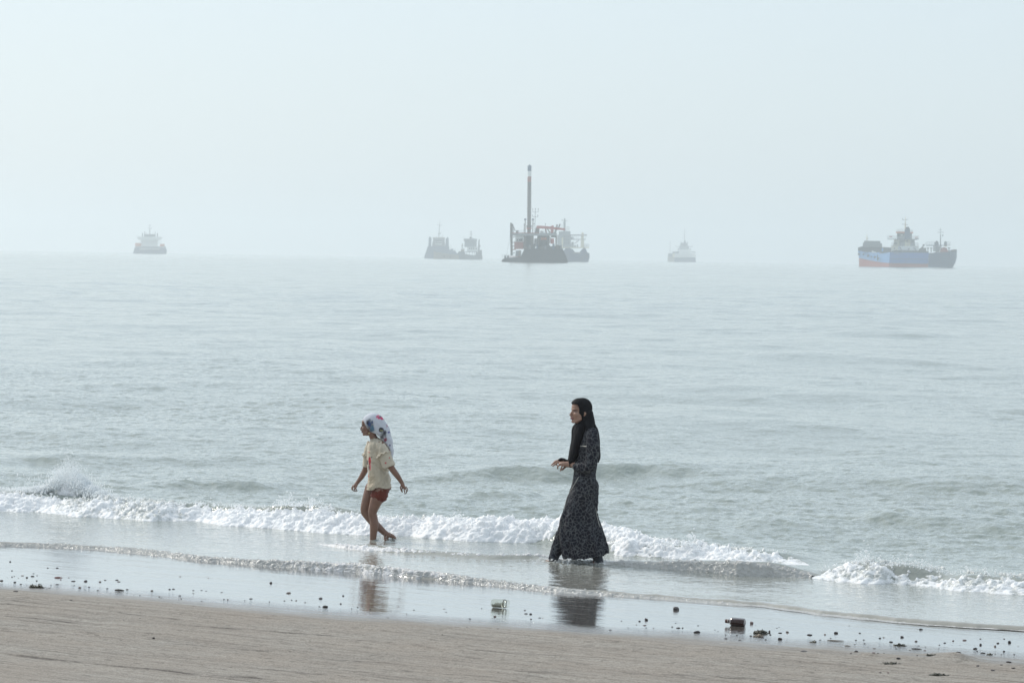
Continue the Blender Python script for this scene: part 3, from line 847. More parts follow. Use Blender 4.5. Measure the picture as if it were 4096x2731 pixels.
def build_woman():
    S = 2.0905 * (F / math.hypot(*ground(2298, 2251).xy))
    def W(cx, cy, y=0.0):
        return ((cx - 310) / S, y, (1466 - cy) / S)
    def H6(px, py, y=0.0):
        return W((2180 + px / 14.257 - 2150) * 2.0905, (1790 + py / 14.257 - 1550) * 2.0905, y)
    g = ground(2298, 2251)
    root_loc = (g.x, g.y, 0.0)
    # body: one skin
    B = Blob()
    M = rot_head(24, 4)
    ho = np.array(W(330, 294, -0.012))
    kh = 0.985
    add_head(B, ho + M @ np.array([0.0, 0, 0]), M, kh)
    B.tube([W(405, 345), W(388, 310), W(372, 262)], [.062, .052, .050], 14, 4)
    B.tube([W(385, 800), W(388, 700), W(400, 560), W(415, 430), W(412, 372)], [(.080, .125), (.075, .110), (.082, .125), (.070, .130), (.05, .085)], 18, 5)
    B.tube([W(372, 780, -.06), W(330, 960, -.03), W(240, 1150, .02), W(170, 1330, .04), W(132, 1440, .05)], [.072, .066, .050, .045, .035], 14, 5)
    B.tube([W(385, 780, .06), W(410, 960, .02), W(425, 1150, -.04), W(480, 1330, -.06), W(508, 1440, -.06)], [.072, .066, .050, .045, .035], 14, 5)
    for (ax, ay, y, toe) in ((132, 1440, .05, (62, 1466)), (508, 1440, -.06, (440, 1474))):
        B.tube([W(ax + 14, ay + 32, y), W(ax - 20, ay + 22, y), W((ax - 20 + toe[0]) / 2 - 4, (ay + 26 + toe[1]) / 2, y), W(*toe, y)], [.030, .034, (.022, .036), (.013, .034)], 12, 4)
        for i in range(5):
            B.ell(W(toe[0] - 3 + 3 * abs(i - 1.2), toe[1] + 2, y - .03 + .015 * i), (.014, .0075, .009), None, 8, 6)
        B.tube([W(ax, ay, y), W(ax, ay + 30, y)], [.036, .034], 12, 3)
    # near arm
    wr = H6(1400, 905, -.055)
    B.tube([W(436, 395, -.145), W(436, 520, -.200), W(418, 640, -.205), W(340, 648, -.135), wr], [.040, .040, .038, .035, .0265], 14, 5)
    hand(B, wr, H6(800, 900, -.030),
         [[H6(790, 830, 0.0), H6(560, 770, .004), H6(390, 880, .004), H6(275, 990, .002)],
          [H6(780, 880, -.020), H6(600, 850, -.022), H6(460, 950, -.022), H6(350, 1035, -.020)],
          [H6(800, 960, -.040), H6(690, 985, -.044), H6(625, 1085, -.044), H6(640, 1175, -.040)],
          [H6(870, 1060, -.054), H6(830, 1150, -.058), H6(795, 1225, -.056), H6(785, 1290, -.052)]],
         [H6(1120, 830, .0), H6(960, 770, .024), H6(800, 735, .030), H6(660, 690, .030)], .0094, .034, .0275)
    # far arm
    wr2 = H6(1180, 980, .060)
    B.tube([W(426, 395, .145), W(425, 520, .195), W(405, 640, .19), W(330, 650, .13), wr2], [.040, .040, .038, .035, .0265], 14, 5)
    hand(B, wr2, H6(760, 870, .040),
         [[H6(770, 850, .015), H6(620, 830, .012), H6(560, 930, .010), H6(600, 1010, .010)],
          [H6(760, 830, .035), H6(580, 790, .034), H6(480, 880, .034), H6(500, 980, .034)],
          [H6(760, 830, .052), H6(560, 760, .054), H6(430, 840, .054), H6(420, 950, .052)],
          [H6(780, 840, .066), H6(620, 790, .070), H6(520, 860, .070), H6(500, 940, .068)]],
         [H6(1100, 1060, .03), H6(1000, 1150, .01), H6(920, 1230, .0), H6(870, 1250, -.004)], .0094, .033, .0275)
    v, q, vn = B.weld(0.0038, 5, 0.5)
    col = np.tile(np.array([0.35, 0.205, 0.15]), (len(v), 1))
    hp = ((v - ho) @ M) / kh
    # cooler, slightly pinker fingertips, as in the wet cold
    col *= (0.93 + 0.14 * (fbm(v * 22, 3) + 0.5))[:, None]
    paint_head(v, ho, M, kh, col, (0.26, 0.10, 0.095), (0.020, 0.014, 0.012))
    hair = np.clip((hp[:, 2] - (0.187 + 0.10 * np.clip(hp[:, 0] + 0.075, -.05, .02))) / 0.004, 0, 1) * (np.linalg.norm(hp - np.array([0, 0, .12]), axis=1) < .2)
    col = col * (1 - hair[:, None]) + np.array([0.010, 0.008, 0.008]) * hair[:, None]
    body = painted("person", v, q, col, SKIN)
    body.location = root_loc
    tag(body, "woman in a leopard print dress and long black headscarf wading with hands together", "person")
    # dress
    D = Blob()
    rows = [(318, 402, 450, .085), (334, 386, 470, .140), (358, 372, 487, .178), (400, 352, 494, .190), (450, 334, 497, .186), (500, 322, 497, .180), (560, 314, 492, .170), (620, 306, 487, .160),
            (680, 292, 481, .155), (740, 286, 479, .160), (800, 281, 479, .172), (850, 266, 477, .182), (900, 247, 474, .188), (960, 229, 472, .190), (1020, 209, 482, .190), (1080, 188, 500, .192),
            (1150, 172, 524, .196), (1230, 172, 552, .200), (1300, 180, 571, .204), (1360, 192, 581, .208), (1412, 204, 590, .210), (1440, 206, 594, .210)]
    rows = [((1466 - cy) / S, (f - 310) / S, (b - 310) / S, w) for cy, f, b, w in rows]
    def fold(th, z):
        dn = np.clip((0.95 - z) / 0.9, 0, 1)
        return 1 + dn * (0.05 * np.sin(7 * th + 2.5 * np.sin(z * 5) + 0.6) + 0.035 * np.sin(12 * th + 3 * z + 1.2) + 0.02 * np.sin(3 * th + 6 * z)) - 0.02 * dn
    D.loft(rows, 96, 4, 2.2, fold)
    D.tube([W(440, 372, -.150), W(440, 470, -.195), W(434, 580, -.212), W(415, 645, -.208), W(360, 650, -.160), W(318, 648, -.118)], [(.060, .062), (.066, .066), (.066, .066), (.064, .062), (.056, .056), (.048, .050)], 22, 5)
    D.tube([W(430, 372, .150), W(425, 470, .195), W(420, 580, .20), W(400, 645, .19), W(340, 650, .14), W(305, 650, .11)], [(.060, .062), (.064, .064), (.062, .062), (.060, .060), (.054, .054), (.046, .046)], 22, 5)
    v, q, vn = D.weld(0.0055, 3, 0.5)
    # creases: pulled at elbow and waist, long folds in the skirt
    sk_ = np.clip((0.75 - v[:, 2]) / 0.4, 0, 1)
    cr = fbm(np.stack([v[:, 0] * 13, v[:, 1] * 13, v[:, 2] * 8], -1), 3, billow=True) * (1 - 0.6 * sk_) * 0.011
    cr += fbm(np.stack([v[:, 0] * 16, v[:, 1] * 16, v[:, 2] * 2.2], -1), 3) * sk_ * 0.022
    v = v + vn * cr[:, None]
    # hem: the underside of the skirt stays open, and its edge wavers
    pxc = v[:, 0] * S + 310
    hemz = (1466 - np.interp(pxc, [190, 205, 330, 460, 520, 588, 600], [1428, 1424, 1418, 1408, 1396, 1384, 1384])) / S + 0.005 * np.sin(pxc / 13)
    low = (v[:, 2] < hemz)[q].any(1)
    d = np_mesh("dress", v, q[~low], leopard(), body)
    sm = d.modifiers.new("cloth thickness", 'SOLIDIFY'); sm.thickness = 0.003; sm.offset = -1
    # pale piping: slit edge down the front of the skirt, pocket edge on the chest, seam down the back of the skirt
    pip = cloth_plain("pale_piping", (0.42, 0.41, 0.38), 0.8)
    def near_surface(pts, off=0.004):
        out = []
        for p in pts:
            dd = np.linalg.norm((v - np.array(p))[:, [0, 2]], axis=1) + (v[:, 1] > 0.02) * 9
            i = np.argmin(dd); out.append(v[i] + vn[i] * off)
        return out
    for pts, r in (([W(330, 735), W(300, 800), W(262, 870), W(240, 930), W(216, 1010)], .0032), ([W(330, 482), W(362, 477), W(390, 472)], .0045),
                   ([W(472, 985), W(492, 1080), W(512, 1150), W(548, 1222)], .0028)):
        X = Blob(); X.tube(near_surface(pts), [r] * len(pts), 8, 6)
        np_mesh("piping", np.vstack(X.v), np.array([f for f in X.q if len(f) == 4]), pip, d)
    # trousers: two legs
    lm = d.data.materials[0]
    cm = cloth_plain("embroidered_cuff", (0.045, 0.05, 0.06), 0.6, (60, 60, 90))
    T = Blob()
    T.tube([W(380, 820, -.06), W(330, 960, -.02), W(252, 1140, .02), W(186, 1290, .04), W(146, 1400, .05), W(131, 1432, .05)], [.10, .09, .078, .066, .055, .048], 20, 5)
    T.tube([W(420, 820, .06), W(425, 960, .02), W(432, 1150, -.03), W(478, 1320, -.055), W(498, 1400, -.06), W(504, 1432, -.06)], [.10, .09, .070, .058, .050, .046], 20, 5)
    v2, q2, n2 = T.weld(0.0055, 3)
    v2 = v2 + n2 * (fbm(np.stack([v2[:, 0] * 12, v2[:, 1] * 12, v2[:, 2] * 14], -1), 3, billow=True) * 0.008)[:, None]
    tr = np_mesh("trousers", v2, q2, lm, body)
    for a_, b_ in ((W(138, 1418, .05), W(127, 1457, .05)), (W(498, 1400, -.06), W(512, 1452, -.06))):
        C = Blob(); C.tube([a_, b_], [.050, .047], 20, 4); v3, q3, n3 = C.weld(0.005, 2)
        np_mesh("cuff", v3, q3, cm, tr)
    # headscarf
    H = Blob()
    H.ell(ho + M @ (np.array([0.022, 0, 0.150]) * kh), np.array([0.098, 0.082, 0.100]) * kh, M)
    H.ell(W(388, 228, -.005), (.056, .072, .085))
    H.ell(ho + M @ (np.array([-0.012, 0, 0.162]) * kh), np.array([0.089, 0.076, 0.083]) * kh, M)
    H.tube([W(400, 215), W(402, 265), W(405, 300), W(412, 330)], [(.052, .072), (.062, .082), (.064, .102), (.045, .135)], 22, 5)
    H.tube([W(352, 300, -.02), W(338, 345, -.03), W(318, 420, -.055), W(300, 500, -.065), W(282, 575, -.06), W(262, 612, -.05)], [(.036, .05), (.052, .075), (.048, .062), (.040, .055), (.032, .048), (.018, .036)], 20, 5)
    H.tube([W(318, 300, .02), W(300, 345, .03), W(290, 430, .04), W(272, 540, .045), W(252, 612, .04)], [(.022, .03), (.030, .05), (.024, .05), (.020, .04), (.012, .03)], 18, 5)
    H.tube([W(268, 610, -.045), W(235, 612, -.02), W(205, 598, .0), W(180, 600, .02), W(166, 612, .03)], [.018, .012, .012, .012, .009], 10, 4)
    H.tube([W(448, 300, .03), W(474, 350, .05), W(490, 430, .06), W(499, 520, .06), W(502, 585, .05), W(497, 618, .045)], [(.016, .09), (.013, .10), (.011, .09), (.010, .07), (.008, .05), (.004, .025)], 18, 5)
    v4, q4, n4 = H.weld(0.0042, 3)
    hp = ((v4 - ho) @ M) / kh
    # the opening for the face
    edge = np.interp(hp[:, 2], [-0.02, 0.0, 0.05, 0.10, 0.15, 0.185, 0.20], [-0.044, -0.038, -0.034, -0.037, -0.050, -0.066, -0.2])
    win = (hp[:, 0] < edge) & (hp[:, 2] > -0.004) & (hp[:, 2] < 0.20)
    v4 = v4 + n4 * (fbm(np.stack([v4[:, 0] * 22, v4[:, 1] * 22, v4[:, 2] * 4], -1), 3) * 0.010 * np.clip((1.36 - v4[:, 2]) / 0.05, 0.12, 1))[:, None]
    hs_ = np_mesh("headscarf", v4, q4[~win[q4].any(1)], cloth_plain("black_scarf", (0.007, 0.007, 0.009), 0.75, (50, 50, 3)), body)  # upright colour streaks paint the sheen of the folds into the black
    sm = hs_.modifiers.new("cloth thickness", 'SOLIDIFY'); sm.thickness = 0.004; sm.offset = 1
    # froth about her ankles
    pp = []
    for ax_, ay_, n_ in ((W(125, 0, .05)[0], .05, 150), (W(500, 0, -.06)[0], -.06, 150), (W(310, 0)[0], .02, 120)):
        r_ = np.abs(rg.normal(.07, .05, n_)); t_ = rg.uniform(0, 2 * PI, n_)
        pp.append(np.stack([g.x + ax_ + 1.7 * r_ * np.cos(t_), g.y + ay_ + r_ * np.sin(t_), np.abs(rg.normal(0.006, .012, n_)) + .006], -1))
    pp = np.vstack(pp)
    blobs("foot_splash", "flecks of froth and drops around the woman's ankles", pp, rg.uniform(.003, .0085, len(pp)), DROP, np.stack([rg.uniform(1, 2.2, len(pp)), rg.uniform(1, 2, len(pp)), rg.uniform(.5, 1, len(pp))], -1))
    # cord bracelet
    C = Blob()
    c0 = np.array(H6(1430, 905, -.062)); ax = np.array(W(340, 648, -.135)) - np.array(wr); ax /= np.linalg.norm(ax)
    e1 = np.cross(ax, [0, 0, 1.0]); e1 /= np.linalg.norm(e1); e2 = np.cross(ax, e1)
    C.tube([c0 + (e1 * math.cos(t) + e2 * math.sin(t)) * 0.0305 for t in np.linspace(0, 2 * PI, 15)], [.0036] * 15, 8, 3, cap=False)
    np_mesh("bracelet", np.vstack(C.v), np.array([f for f in C.q if len(f) == 4]), cloth_plain("black_cord", (0.015, 0.013, 0.013), 0.5), body)
    return body
build_woman()

# ---- the girl
def build_girl():
    g = ground(1350 + 400 / 2.6133, 1600 + 1466 / 2.6133)
    S = 2.6133 * (F / math.hypot(*g.xy))
    def W(cx, cy, y=0.0):
        return ((cx - 400) / S, y, (1466 - cy) / S)
    B = Blob()
    M = rot_head(-9, -2)
    kh = 0.86
    ho = np.array(W(318, 368, 0.0))
    add_head(B, ho, M, kh)
    B.tube([W(390, 440), W(375, 410), W(352, 370), W(350, 320)], [.052, .042, .039, .045], 14, 4)
    B.tube([W(445, 930), W(430, 850), W(420, 700), W(410, 560), W(405, 460), W(398, 430)], [(.088, .125), (.085, .115), (.075, .105), (.082, .115), (.070, .115), (.045, .07)], 18, 5)
    # near leg, standing
    B.tube([W(440, 925, -.060), W(418, 1000, -.062), W(388, 1085, -.062), W(364, 1165, -.060), W(376, 1232, -.056), W(384, 1300, -.054), W(377, 1390, -.052), W(374, 1462, -.05), W(376, 1530, -.05)],
           [.082, .073, .058, .047, .044, .046, .037, .033, .033], 16, 5)
    B.tube([W(392, 1548, -.05), W(355, 1545, -.05), W(300, 1556, -.05)], [.030, .030, (.018, .032)], 12, 4)
    # far leg, swinging through from behind
    B.tube([W(350, 925, .055), W(312, 1030, .055), W(278, 1150, .050), W(302, 1205, .045), W(372, 1280, .040), W(438, 1340, .038), W(492, 1388, .038)],
           [.074, .061, .046, .043, .044, .036, .029], 16, 5)
    B.tube([W(478, 1378, .038), W(512, 1404, .038), W(530, 1412, .038)], [.030, .031, .027], 12, 4)
    B.tube([W(520, 1408, .038), W(505, 1440, .034), W(512, 1470, .030), W(505, 1500, .03)], [.027, (.024, .030), (.020, .034), (.012, .032)], 12, 4)
    B.tube([W(540, 1408, .038), W(575, 1425, .038), W(600, 1440, .038)], [.024, (.022, .030), (.014, .028)], 12, 4)
    # near arm, swung back
    wr = W(668, 838, -.165)
    B.tube([W(445, 455, -.115), W(500, 570, -.150), W(562, 690, -.175), W(622, 770, -.172), wr], [.038, .036, .0335, .029, .0205], 14, 5)
    hand(B, wr, W(692, 890, -.165),
         [[W(676, 890, -.165), W(672, 912, -.166), W(676, 932, -.160), W(680, 942, -.152)],
          [W(694, 895, -.176), W(698, 922, -.180), W(704, 945, -.176), W(704, 960, -.168)],
          [W(706, 892, -.166), W(718, 918, -.170), W(722, 938, -.166), W(716, 952, -.158)],
          [W(714, 884, -.150), W(728, 905, -.152), W(732, 922, -.148), W(726, 934, -.142)]],
         [W(672, 862, -.178), W(658, 888, -.186), W(664, 912, -.186), W(674, 936, -.182)], .0072, .028, .0215)
    # far arm, swung forward
    wr2 = W(200, 862, .150)
    B.tube([W(330, 470, .110), W(300, 600, .140), W(276, 725, .155), W(238, 805, .155), wr2], [.036, .034, .032, .028, .0205], 14, 5)
    hand(B, wr2, W(166, 905, .150),
         [[W(176, 912, .134), W(178, 938, .130), W(186, 955, .130), W(192, 962, .134)],
          [W(164, 912, .146), W(160, 940, .142), W(170, 960, .142), W(180, 966, .144)],
          [W(152, 908, .158), W(142, 935, .158), W(146, 955, .156), W(160, 966, .154)],
          [W(146, 902, .170), W(132, 925, .172), W(130, 942, .170), W(138, 956, .166)]],
         [W(192, 885, .132), W(186, 908, .120), W(172, 930, .116), W(160, 942, .120)], .0072, .028, .0215)
    v, q, vn = B.weld(0.0038, 5, 0.5)
    col = np.tile(np.array([0.215, 0.115, 0.080]), (len(v), 1))
    col *= (0.92 + 0.16 * (fbm(v * 20, 3) + 0.5))[:, None]
    kn = np.exp(-(np.linalg.norm(v - np.array(W(330, 1165, -.06)), axis=1) / .05) ** 2)
    col *= (1 - 0.18 * kn)[:, None]
    hp = paint_head(v, ho, M, kh, col, (0.20, 0.075, 0.07), (0.018, 0.012, 0.010))
    hair = ((hp[:, 2] > 0.185) | ((hp[:, 0] > 0.02) & (hp[:, 2] > 0.05))) & (np.linalg.norm(hp - np.array([0, 0, .12]), axis=1) < .2)
    col[hair] = (0.012, 0.009, 0.008)
    body = painted("person", v, q, col, SKIN)
    body.location = (g.x, g.y, 0.0)
    tag(body, "girl in a cream top, rust red shorts and white printed headscarf wading barefoot", "person")
    E = Blob(); E.ell(np.array(W(317, 340, -.062)), (.0065, .005, .0075), None, 12, 8)
    np_mesh("earring", np.vstack(E.v), np.vstack([f if len(f) == 4 else f + [f[0]] for f in E.q]) if False else np.array([f for f in E.q if len(f) == 4]), cloth_plain("gold", (0.75, 0.62, 0.35), 0.25), body)
    # shorts
    X = Blob()
    X.tube([W(448, 835), W(446, 900), W(438, 945)], [(.088, .124), (.102, .136), (.090, .133)], 22, 5)
    X.tube([W(447, 905, -.058), W(438, 955, -.062), W(431, 985, -.063)], [(.090, .080), (.090, .082), (.092, .082)], 20, 4, cap=True)
    X.tube([W(400, 905, .055), W(360, 950, .058)], [(.085, .078), (.078, .078)], 20, 4)
    vs_, qs_, ns_ = X.weld(0.005, 3)
    vs_ = vs_ + ns_ * (fbm(vs_ * 24, 3, billow=True) * 0.008)[:, None]
    cs = np.tile(np.array([0.15, 0.026, 0.013]), (len(vs_), 1)) * (0.9 + 0.3 * fbm(vs_ * 30, 3))[:, None]
    painted("shorts", vs_, qs_, cs, CLOTH, body)
    # top
    X = Blob()
    rows = [(392, 350, 440, .060), (412, 330, 465, .085), (436, 312, 492, .128), (480, 298, 510, .140), (540, 293, 524, .142), (600, 291, 530, .140), (700, 300, 530, .140), (780, 308, 538, .145), (830, 308, 547, .150), (880, 301, 552, .154), (935, 290, 556, .158)]
    rows = [((1466 - cy) / S, (f - 400) / S, (b - 400) / S, w) for cy, f, b, w in rows]
    X.loft(rows, 64, 5, 2.2, lambda th, z: 1 + 0.022 * np.sin(9 * th + 9 * z) * np.clip((0.95 - z) * 3, 0, 1) + 0.010 * np.sin(17 * th))
    X.tube([W(425, 452, -.10), W(465, 510, -.135), W(500, 590, -.160), W(540, 684, -.178)], [(.052, .050), (.060, .056), (.066, .062), (.068, .066)], 20, 5, cap=False)
    X.tube([W(330, 455, .10), W(305, 520, .125), W(290, 600, .142), W(280, 705, .152)], [(.048, .048), (.044, .054), (.042, .058), (.038, .060)], 20, 5, cap=False)
    # ruffles round the sleeves
    for c0, ax, r, sgn in ((np.array(W(472, 545, -.148)), np.array(W(540, 684, -.178)) - np.array(W(425, 452, -.10)), .068, 1), (np.array(W(298, 575, .135)), np.array(W(280, 705, .152)) - np.array(W(330, 455, .10)), .052, -1)):
        ax = ax / np.linalg.norm(ax); e1 = np.cross(ax, [0, 1.0, 0]); e1 /= np.linalg.norm(e1); e2 = np.cross(ax, e1)
        ts = np.linspace(0, 2 * PI, 40)
        X.tube([c0 + (e1 * math.cos(t) + e2 * math.sin(t)) * (r + .006 * math.sin(9 * t)) + ax * (.008 * math.sin(9 * t + 1) + 0.012) for t in ts], [(.008, .018)] * 40, 8, 2, cap=False)
    v, q, vn = X.weld(0.0048, 3)
    zz = v[:, 2]
    low = np.clip((0.72 - zz) / 0.2, 0, 1)
    cr = fbm(np.stack([v[:, 0] * 9 + v[:, 2] * 6, v[:, 1] * 9, v[:, 2] * 12 - v[:, 0] * 8], -1), 3, billow=True) * (0.006 + 0.012 * low)
    top = np.clip((zz - 0.88) / 0.08, 0, 1)
    cr += np.sin(v[:, 0] * 170 + 1.0 * np.sin(v[:, 2] * 9)) * 0.0028 * top * (v[:, 0] < 0.06)
    # the gathered fold from the armpit to the waist
    ln = np.abs((v[:, 0] - (W(455, 700)[0])) * 0.5 + (v[:, 2] - W(455, 700)[2]) * 0.8)
    cr -= 0.012 * np.exp(-(ln / 0.012) ** 2) * (v[:, 2] < W(0, 640)[2]) * (v[:, 2] > W(0, 840)[2])
    v = v + vn * cr[:, None]
    # hem dips at the front, lifts over the near hip
    hem = W(0, 935)[2] + np.interp(v[:, 0], [W(285, 0)[0], W(335, 0)[0], W(400, 0)[0], W(440, 0)[0], W(495, 0)[0], W(560, 0)[0]], [.0, -.015, .030, .038, .022, .024]) * (v[:, 1] < 0.05)
    drop_ = (zz[q].mean(1) < hem[q[:, 0]]) | ((zz[q].mean(1) < hem[q[:, 0]] + .012) & (vn[q[:, 0], 2] < -0.6))
    col = np.tile(np.array([0.56, 0.49, 0.385]), (len(v), 1)) * (0.93 + 0.18 * fbm(v * 14, 3))[:, None]
    px = v[:, 0] * S + 400; py = 1466 - v[:, 2] * S
    near = v[:, 1] < 0.03
    def patch(cx, cy, rx, ry, c, n=0.5, sc=60, m=None):
        nz = fbm(np.stack([px / sc * 2, py / sc * 2, px * 0 + cx], -1), 3) * n
        k = np.clip((1.05 - np.hypot((px - cx) / rx, (py - cy) / ry) + nz) / 0.12, 0, 1) * (near if m is None else m)
        col[:] = col * (1 - k[:, None]) + np.array(c) * k[:, None]
    stain = np.exp(-(((px - 350) / 60) ** 2 + ((py - 830) / 90) ** 2)) * near * 0.35
    col = col * (1 - stain[:, None]) + np.array([0.36, 0.24, 0.11]) * stain[:, None]
    red, blk, wht = (0.45, 0.025, 0.035), (0.02, 0.018, 0.022), (0.62, 0.60, 0.58)
    front = v[:, 1] < 0.045
    patch(330, 625, 15, 42, red, .35, 30, front); patch(302, 645, 9, 26, blk, .35, 30, front); patch(336, 690, 9, 30, (0.55, 0.12, 0.14), .6, 20, front); patch(303, 735, 11, 50, wht, .25, 30, front); patch(322, 700, 6, 26, blk, .4, 20, front)
    patch(349, 587, 6, 7, blk, 0, 30, front); patch(306, 750, 5, 8, red, 0, 30, front); patch(318, 790, 6, 18, red, .4, 30, front)
    for cx, cy, r in ((497, 631, 6), (505, 631, 6), (501, 637, 6), (501, 641, 3.5), (322, 533, 5.5), (323, 540, 4), (309, 536, 3.5), (540, 580, 6), (544, 584, 4), (460, 560, 2.5)):
        patch(cx, cy, r, r, red, 0)
    t = painted("top", v, q[~drop_], col, CLOTH, body)
    sm = t.modifiers.new("cloth thickness", 'SOLIDIFY'); sm.thickness = 0.003; sm.offset = -1
    # headscarf
    H = Blob()
    H.ell(np.array(W(352, 236, 0)), (.104, .088, .102))
    H.ell(np.array(W(322, 225, 0)), (.074, .075, .080))
    H.tube([W(385, 240), W(432, 300), W(478, 360), W(512, 425), W(536, 490), W(550, 550), W(558, 592)], [(.092, .088), (.084, .092), (.064, .096), (.044, .092), (.030, .078), (.020, .062), (.006, .045)], 24, 6)
    v, q, vn = H.weld(0.0042, 3)
    px = v[:, 0] * S + 400; py = 1466 - v[:, 2] * S
    lim = np.interp(px, [200, 248, 275, 302, 335, 392, 420, 445], [150, 193, 250, 296, 328, 347, 372, 402])
    win = (py > lim) & (px < 445)
    fl = np.clip((px - 330) / 120, 0.15, 1)
    u = (px - 380) * 0.75 - (py - 300) * 0.55
    v = v + vn * (np.sin(u / 7.5 + 2.5 * fbm(v * 9, 2)) * 0.0028 * fl + fbm(v * 18, 3) * 0.006 * fl)[:, None]
    col = np.tile(np.array([0.56, 0.575, 0.63]), (len(v), 1))
    near = v[:, 1] < 0.04
    navy, ink, gry = (0.045, 0.08, 0.19), (0.03, 0.03, 0.045), (0.20, 0.215, 0.22)
    pink = (0.55, 0.06, 0.15)
    patch(325, 262, 34, 62, gry, .9, 26); patch(352, 290, 24, 30, (0.10, 0.20, 0.30), .9, 22); patch(318, 240, 20, 30, navy, 1.3, 14); patch(350, 222, 9, 14, navy, .6, 16); patch(300, 225, 14, 20, ink, 1.4, 12); patch(335, 310, 20, 12, (0.09, 0.15, 0.22), .8, 16)
    patch(430, 172, 40, 20, pink, .7, 26); patch(452, 190, 22, 12, pink, .6, 20); patch(425, 168, 12, 8, (0.10, 0.18, 0.20), .6, 16)
    patch(445, 302, 27, 26, ink, .25, 20); patch(436, 305, 8, 7, (0.45, 0.42, 0.16), .1); patch(452, 307, 8, 7, (0.45, 0.42, 0.16), .1); patch(436, 306, 3, 3, ink, 0); patch(452, 308, 3, 3, ink, 0)
    patch(468, 345, 30, 36, gry, 1.1, 18); patch(480, 330, 14, 22, ink, 1.3, 12); patch(458, 372, 18, 18, (0.10, 0.10, 0.11), 1.2, 12); patch(490, 400, 16, 20, (0.25, 0.06, 0.09), 1.0, 14)
    patch(520, 327, 11, 8, (0.05, 0.05, 0.24), .5, 14); patch(535, 460, 8, 9, (0.04, 0.03, 0.16), .1); patch(498, 255, 6, 22, (0.35, 0.12, 0.20), .6, 16); patch(500, 480, 9, 30, pink, .5, 20); patch(520, 515, 14, 12, pink, .5, 16); patch(538, 540, 8, 20, pink, .5, 16)
    sc_ = painted("headscarf", v, q[~win[q].any(1)], col, CLOTH, body)
    sm = sc_.modifiers.new("cloth thickness", 'SOLIDIFY'); sm.thickness = 0.003; sm.offset = 1
    # water thrown up by the lifted foot
    n = 90
    th = rg.uniform(0, 2 * PI, n); rr = np.sqrt(rg.uniform(0, 1, n))
    a_ = np.array(W(548, 1440, .03))
    pts = np.stack([a_[0] + 0.085 * rr * np.cos(th), a_[1] + 0.06 * rr * np.sin(th), np.abs(rg.normal(0, .028, n)) * (1.1 - rr)], -1) + np.array([g.x, g.y, 0.01])
    ar = np.linspace(0.2, 2.6, 90)
    pts = np.vstack([pts, np.stack([g.x + a_[0] + 0.075 * np.cos(ar) + rg.normal(0, .008, 90), g.y + a_[1] + rg.normal(.03, .02, 90), 0.0 + 0.075 * np.sin(ar) + rg.normal(0, .008, 90)], -1)])
    blobs("foot_splash", "small splash of water around the girl's trailing foot", pts, rg.uniform(.002, .0055, len(pts)), DROP)
    return body
build_girl()

# ------------------------------------------------------------------ ships at anchor
def ship_paint(name, col, rough=0.6, rust=0.25):
    k = Nodes(name)
    co = k.coords('Object', scale=(1, 1, 0.35))
    n1 = k.noise(0.45, 5, 0.65, co)
    n2 = k.noise(0.12, 3, 0.5, co)
    c = k.mix(k.ramp(n1.outputs['Fac'], [(0.52, 0.0), (0.70, rust)]), col, (0.16, 0.085, 0.05))
    c = k.mix(0.5, c, k.ramp(n2.outputs['Fac'], [(0.3, 0.75), (0.7, 1.1)]), 'MULTIPLY')
    k.set(Base_Color=c, Roughness=rough)
    return k.m
PT = {n: ship_paint("ship_" + n, c, 0.6, r) for n, c, r in (
    ("white", (0.78, 0.79, 0.77), .25), ("cream", (0.74, 0.69, 0.52), .3), ("blue", (0.020, 0.135, 0.42), .2), ("lit_blue", (0.13, 0.31, 0.60), .2), ("grey_blue", (0.045, 0.08, 0.15), .25), ("navy", (0.03, 0.07, 0.14), .2), ("red", (0.32, 0.07, 0.05), .15),
    ("crane_red", (0.45, 0.06, 0.05), .1), ("orange", (0.60, 0.16, 0.04), .1), ("dark", (0.030, 0.036, 0.045), .15), ("grey", (0.17, 0.18, 0.19), .3), ("light_grey", (0.33, 0.35, 0.36), .3), ("tan", (0.34, 0.30, 0.25), .3), ("yellow", (0.55, 0.33, 0.05), .2), ("steel", (0.10, 0.085, 0.075), .35))}
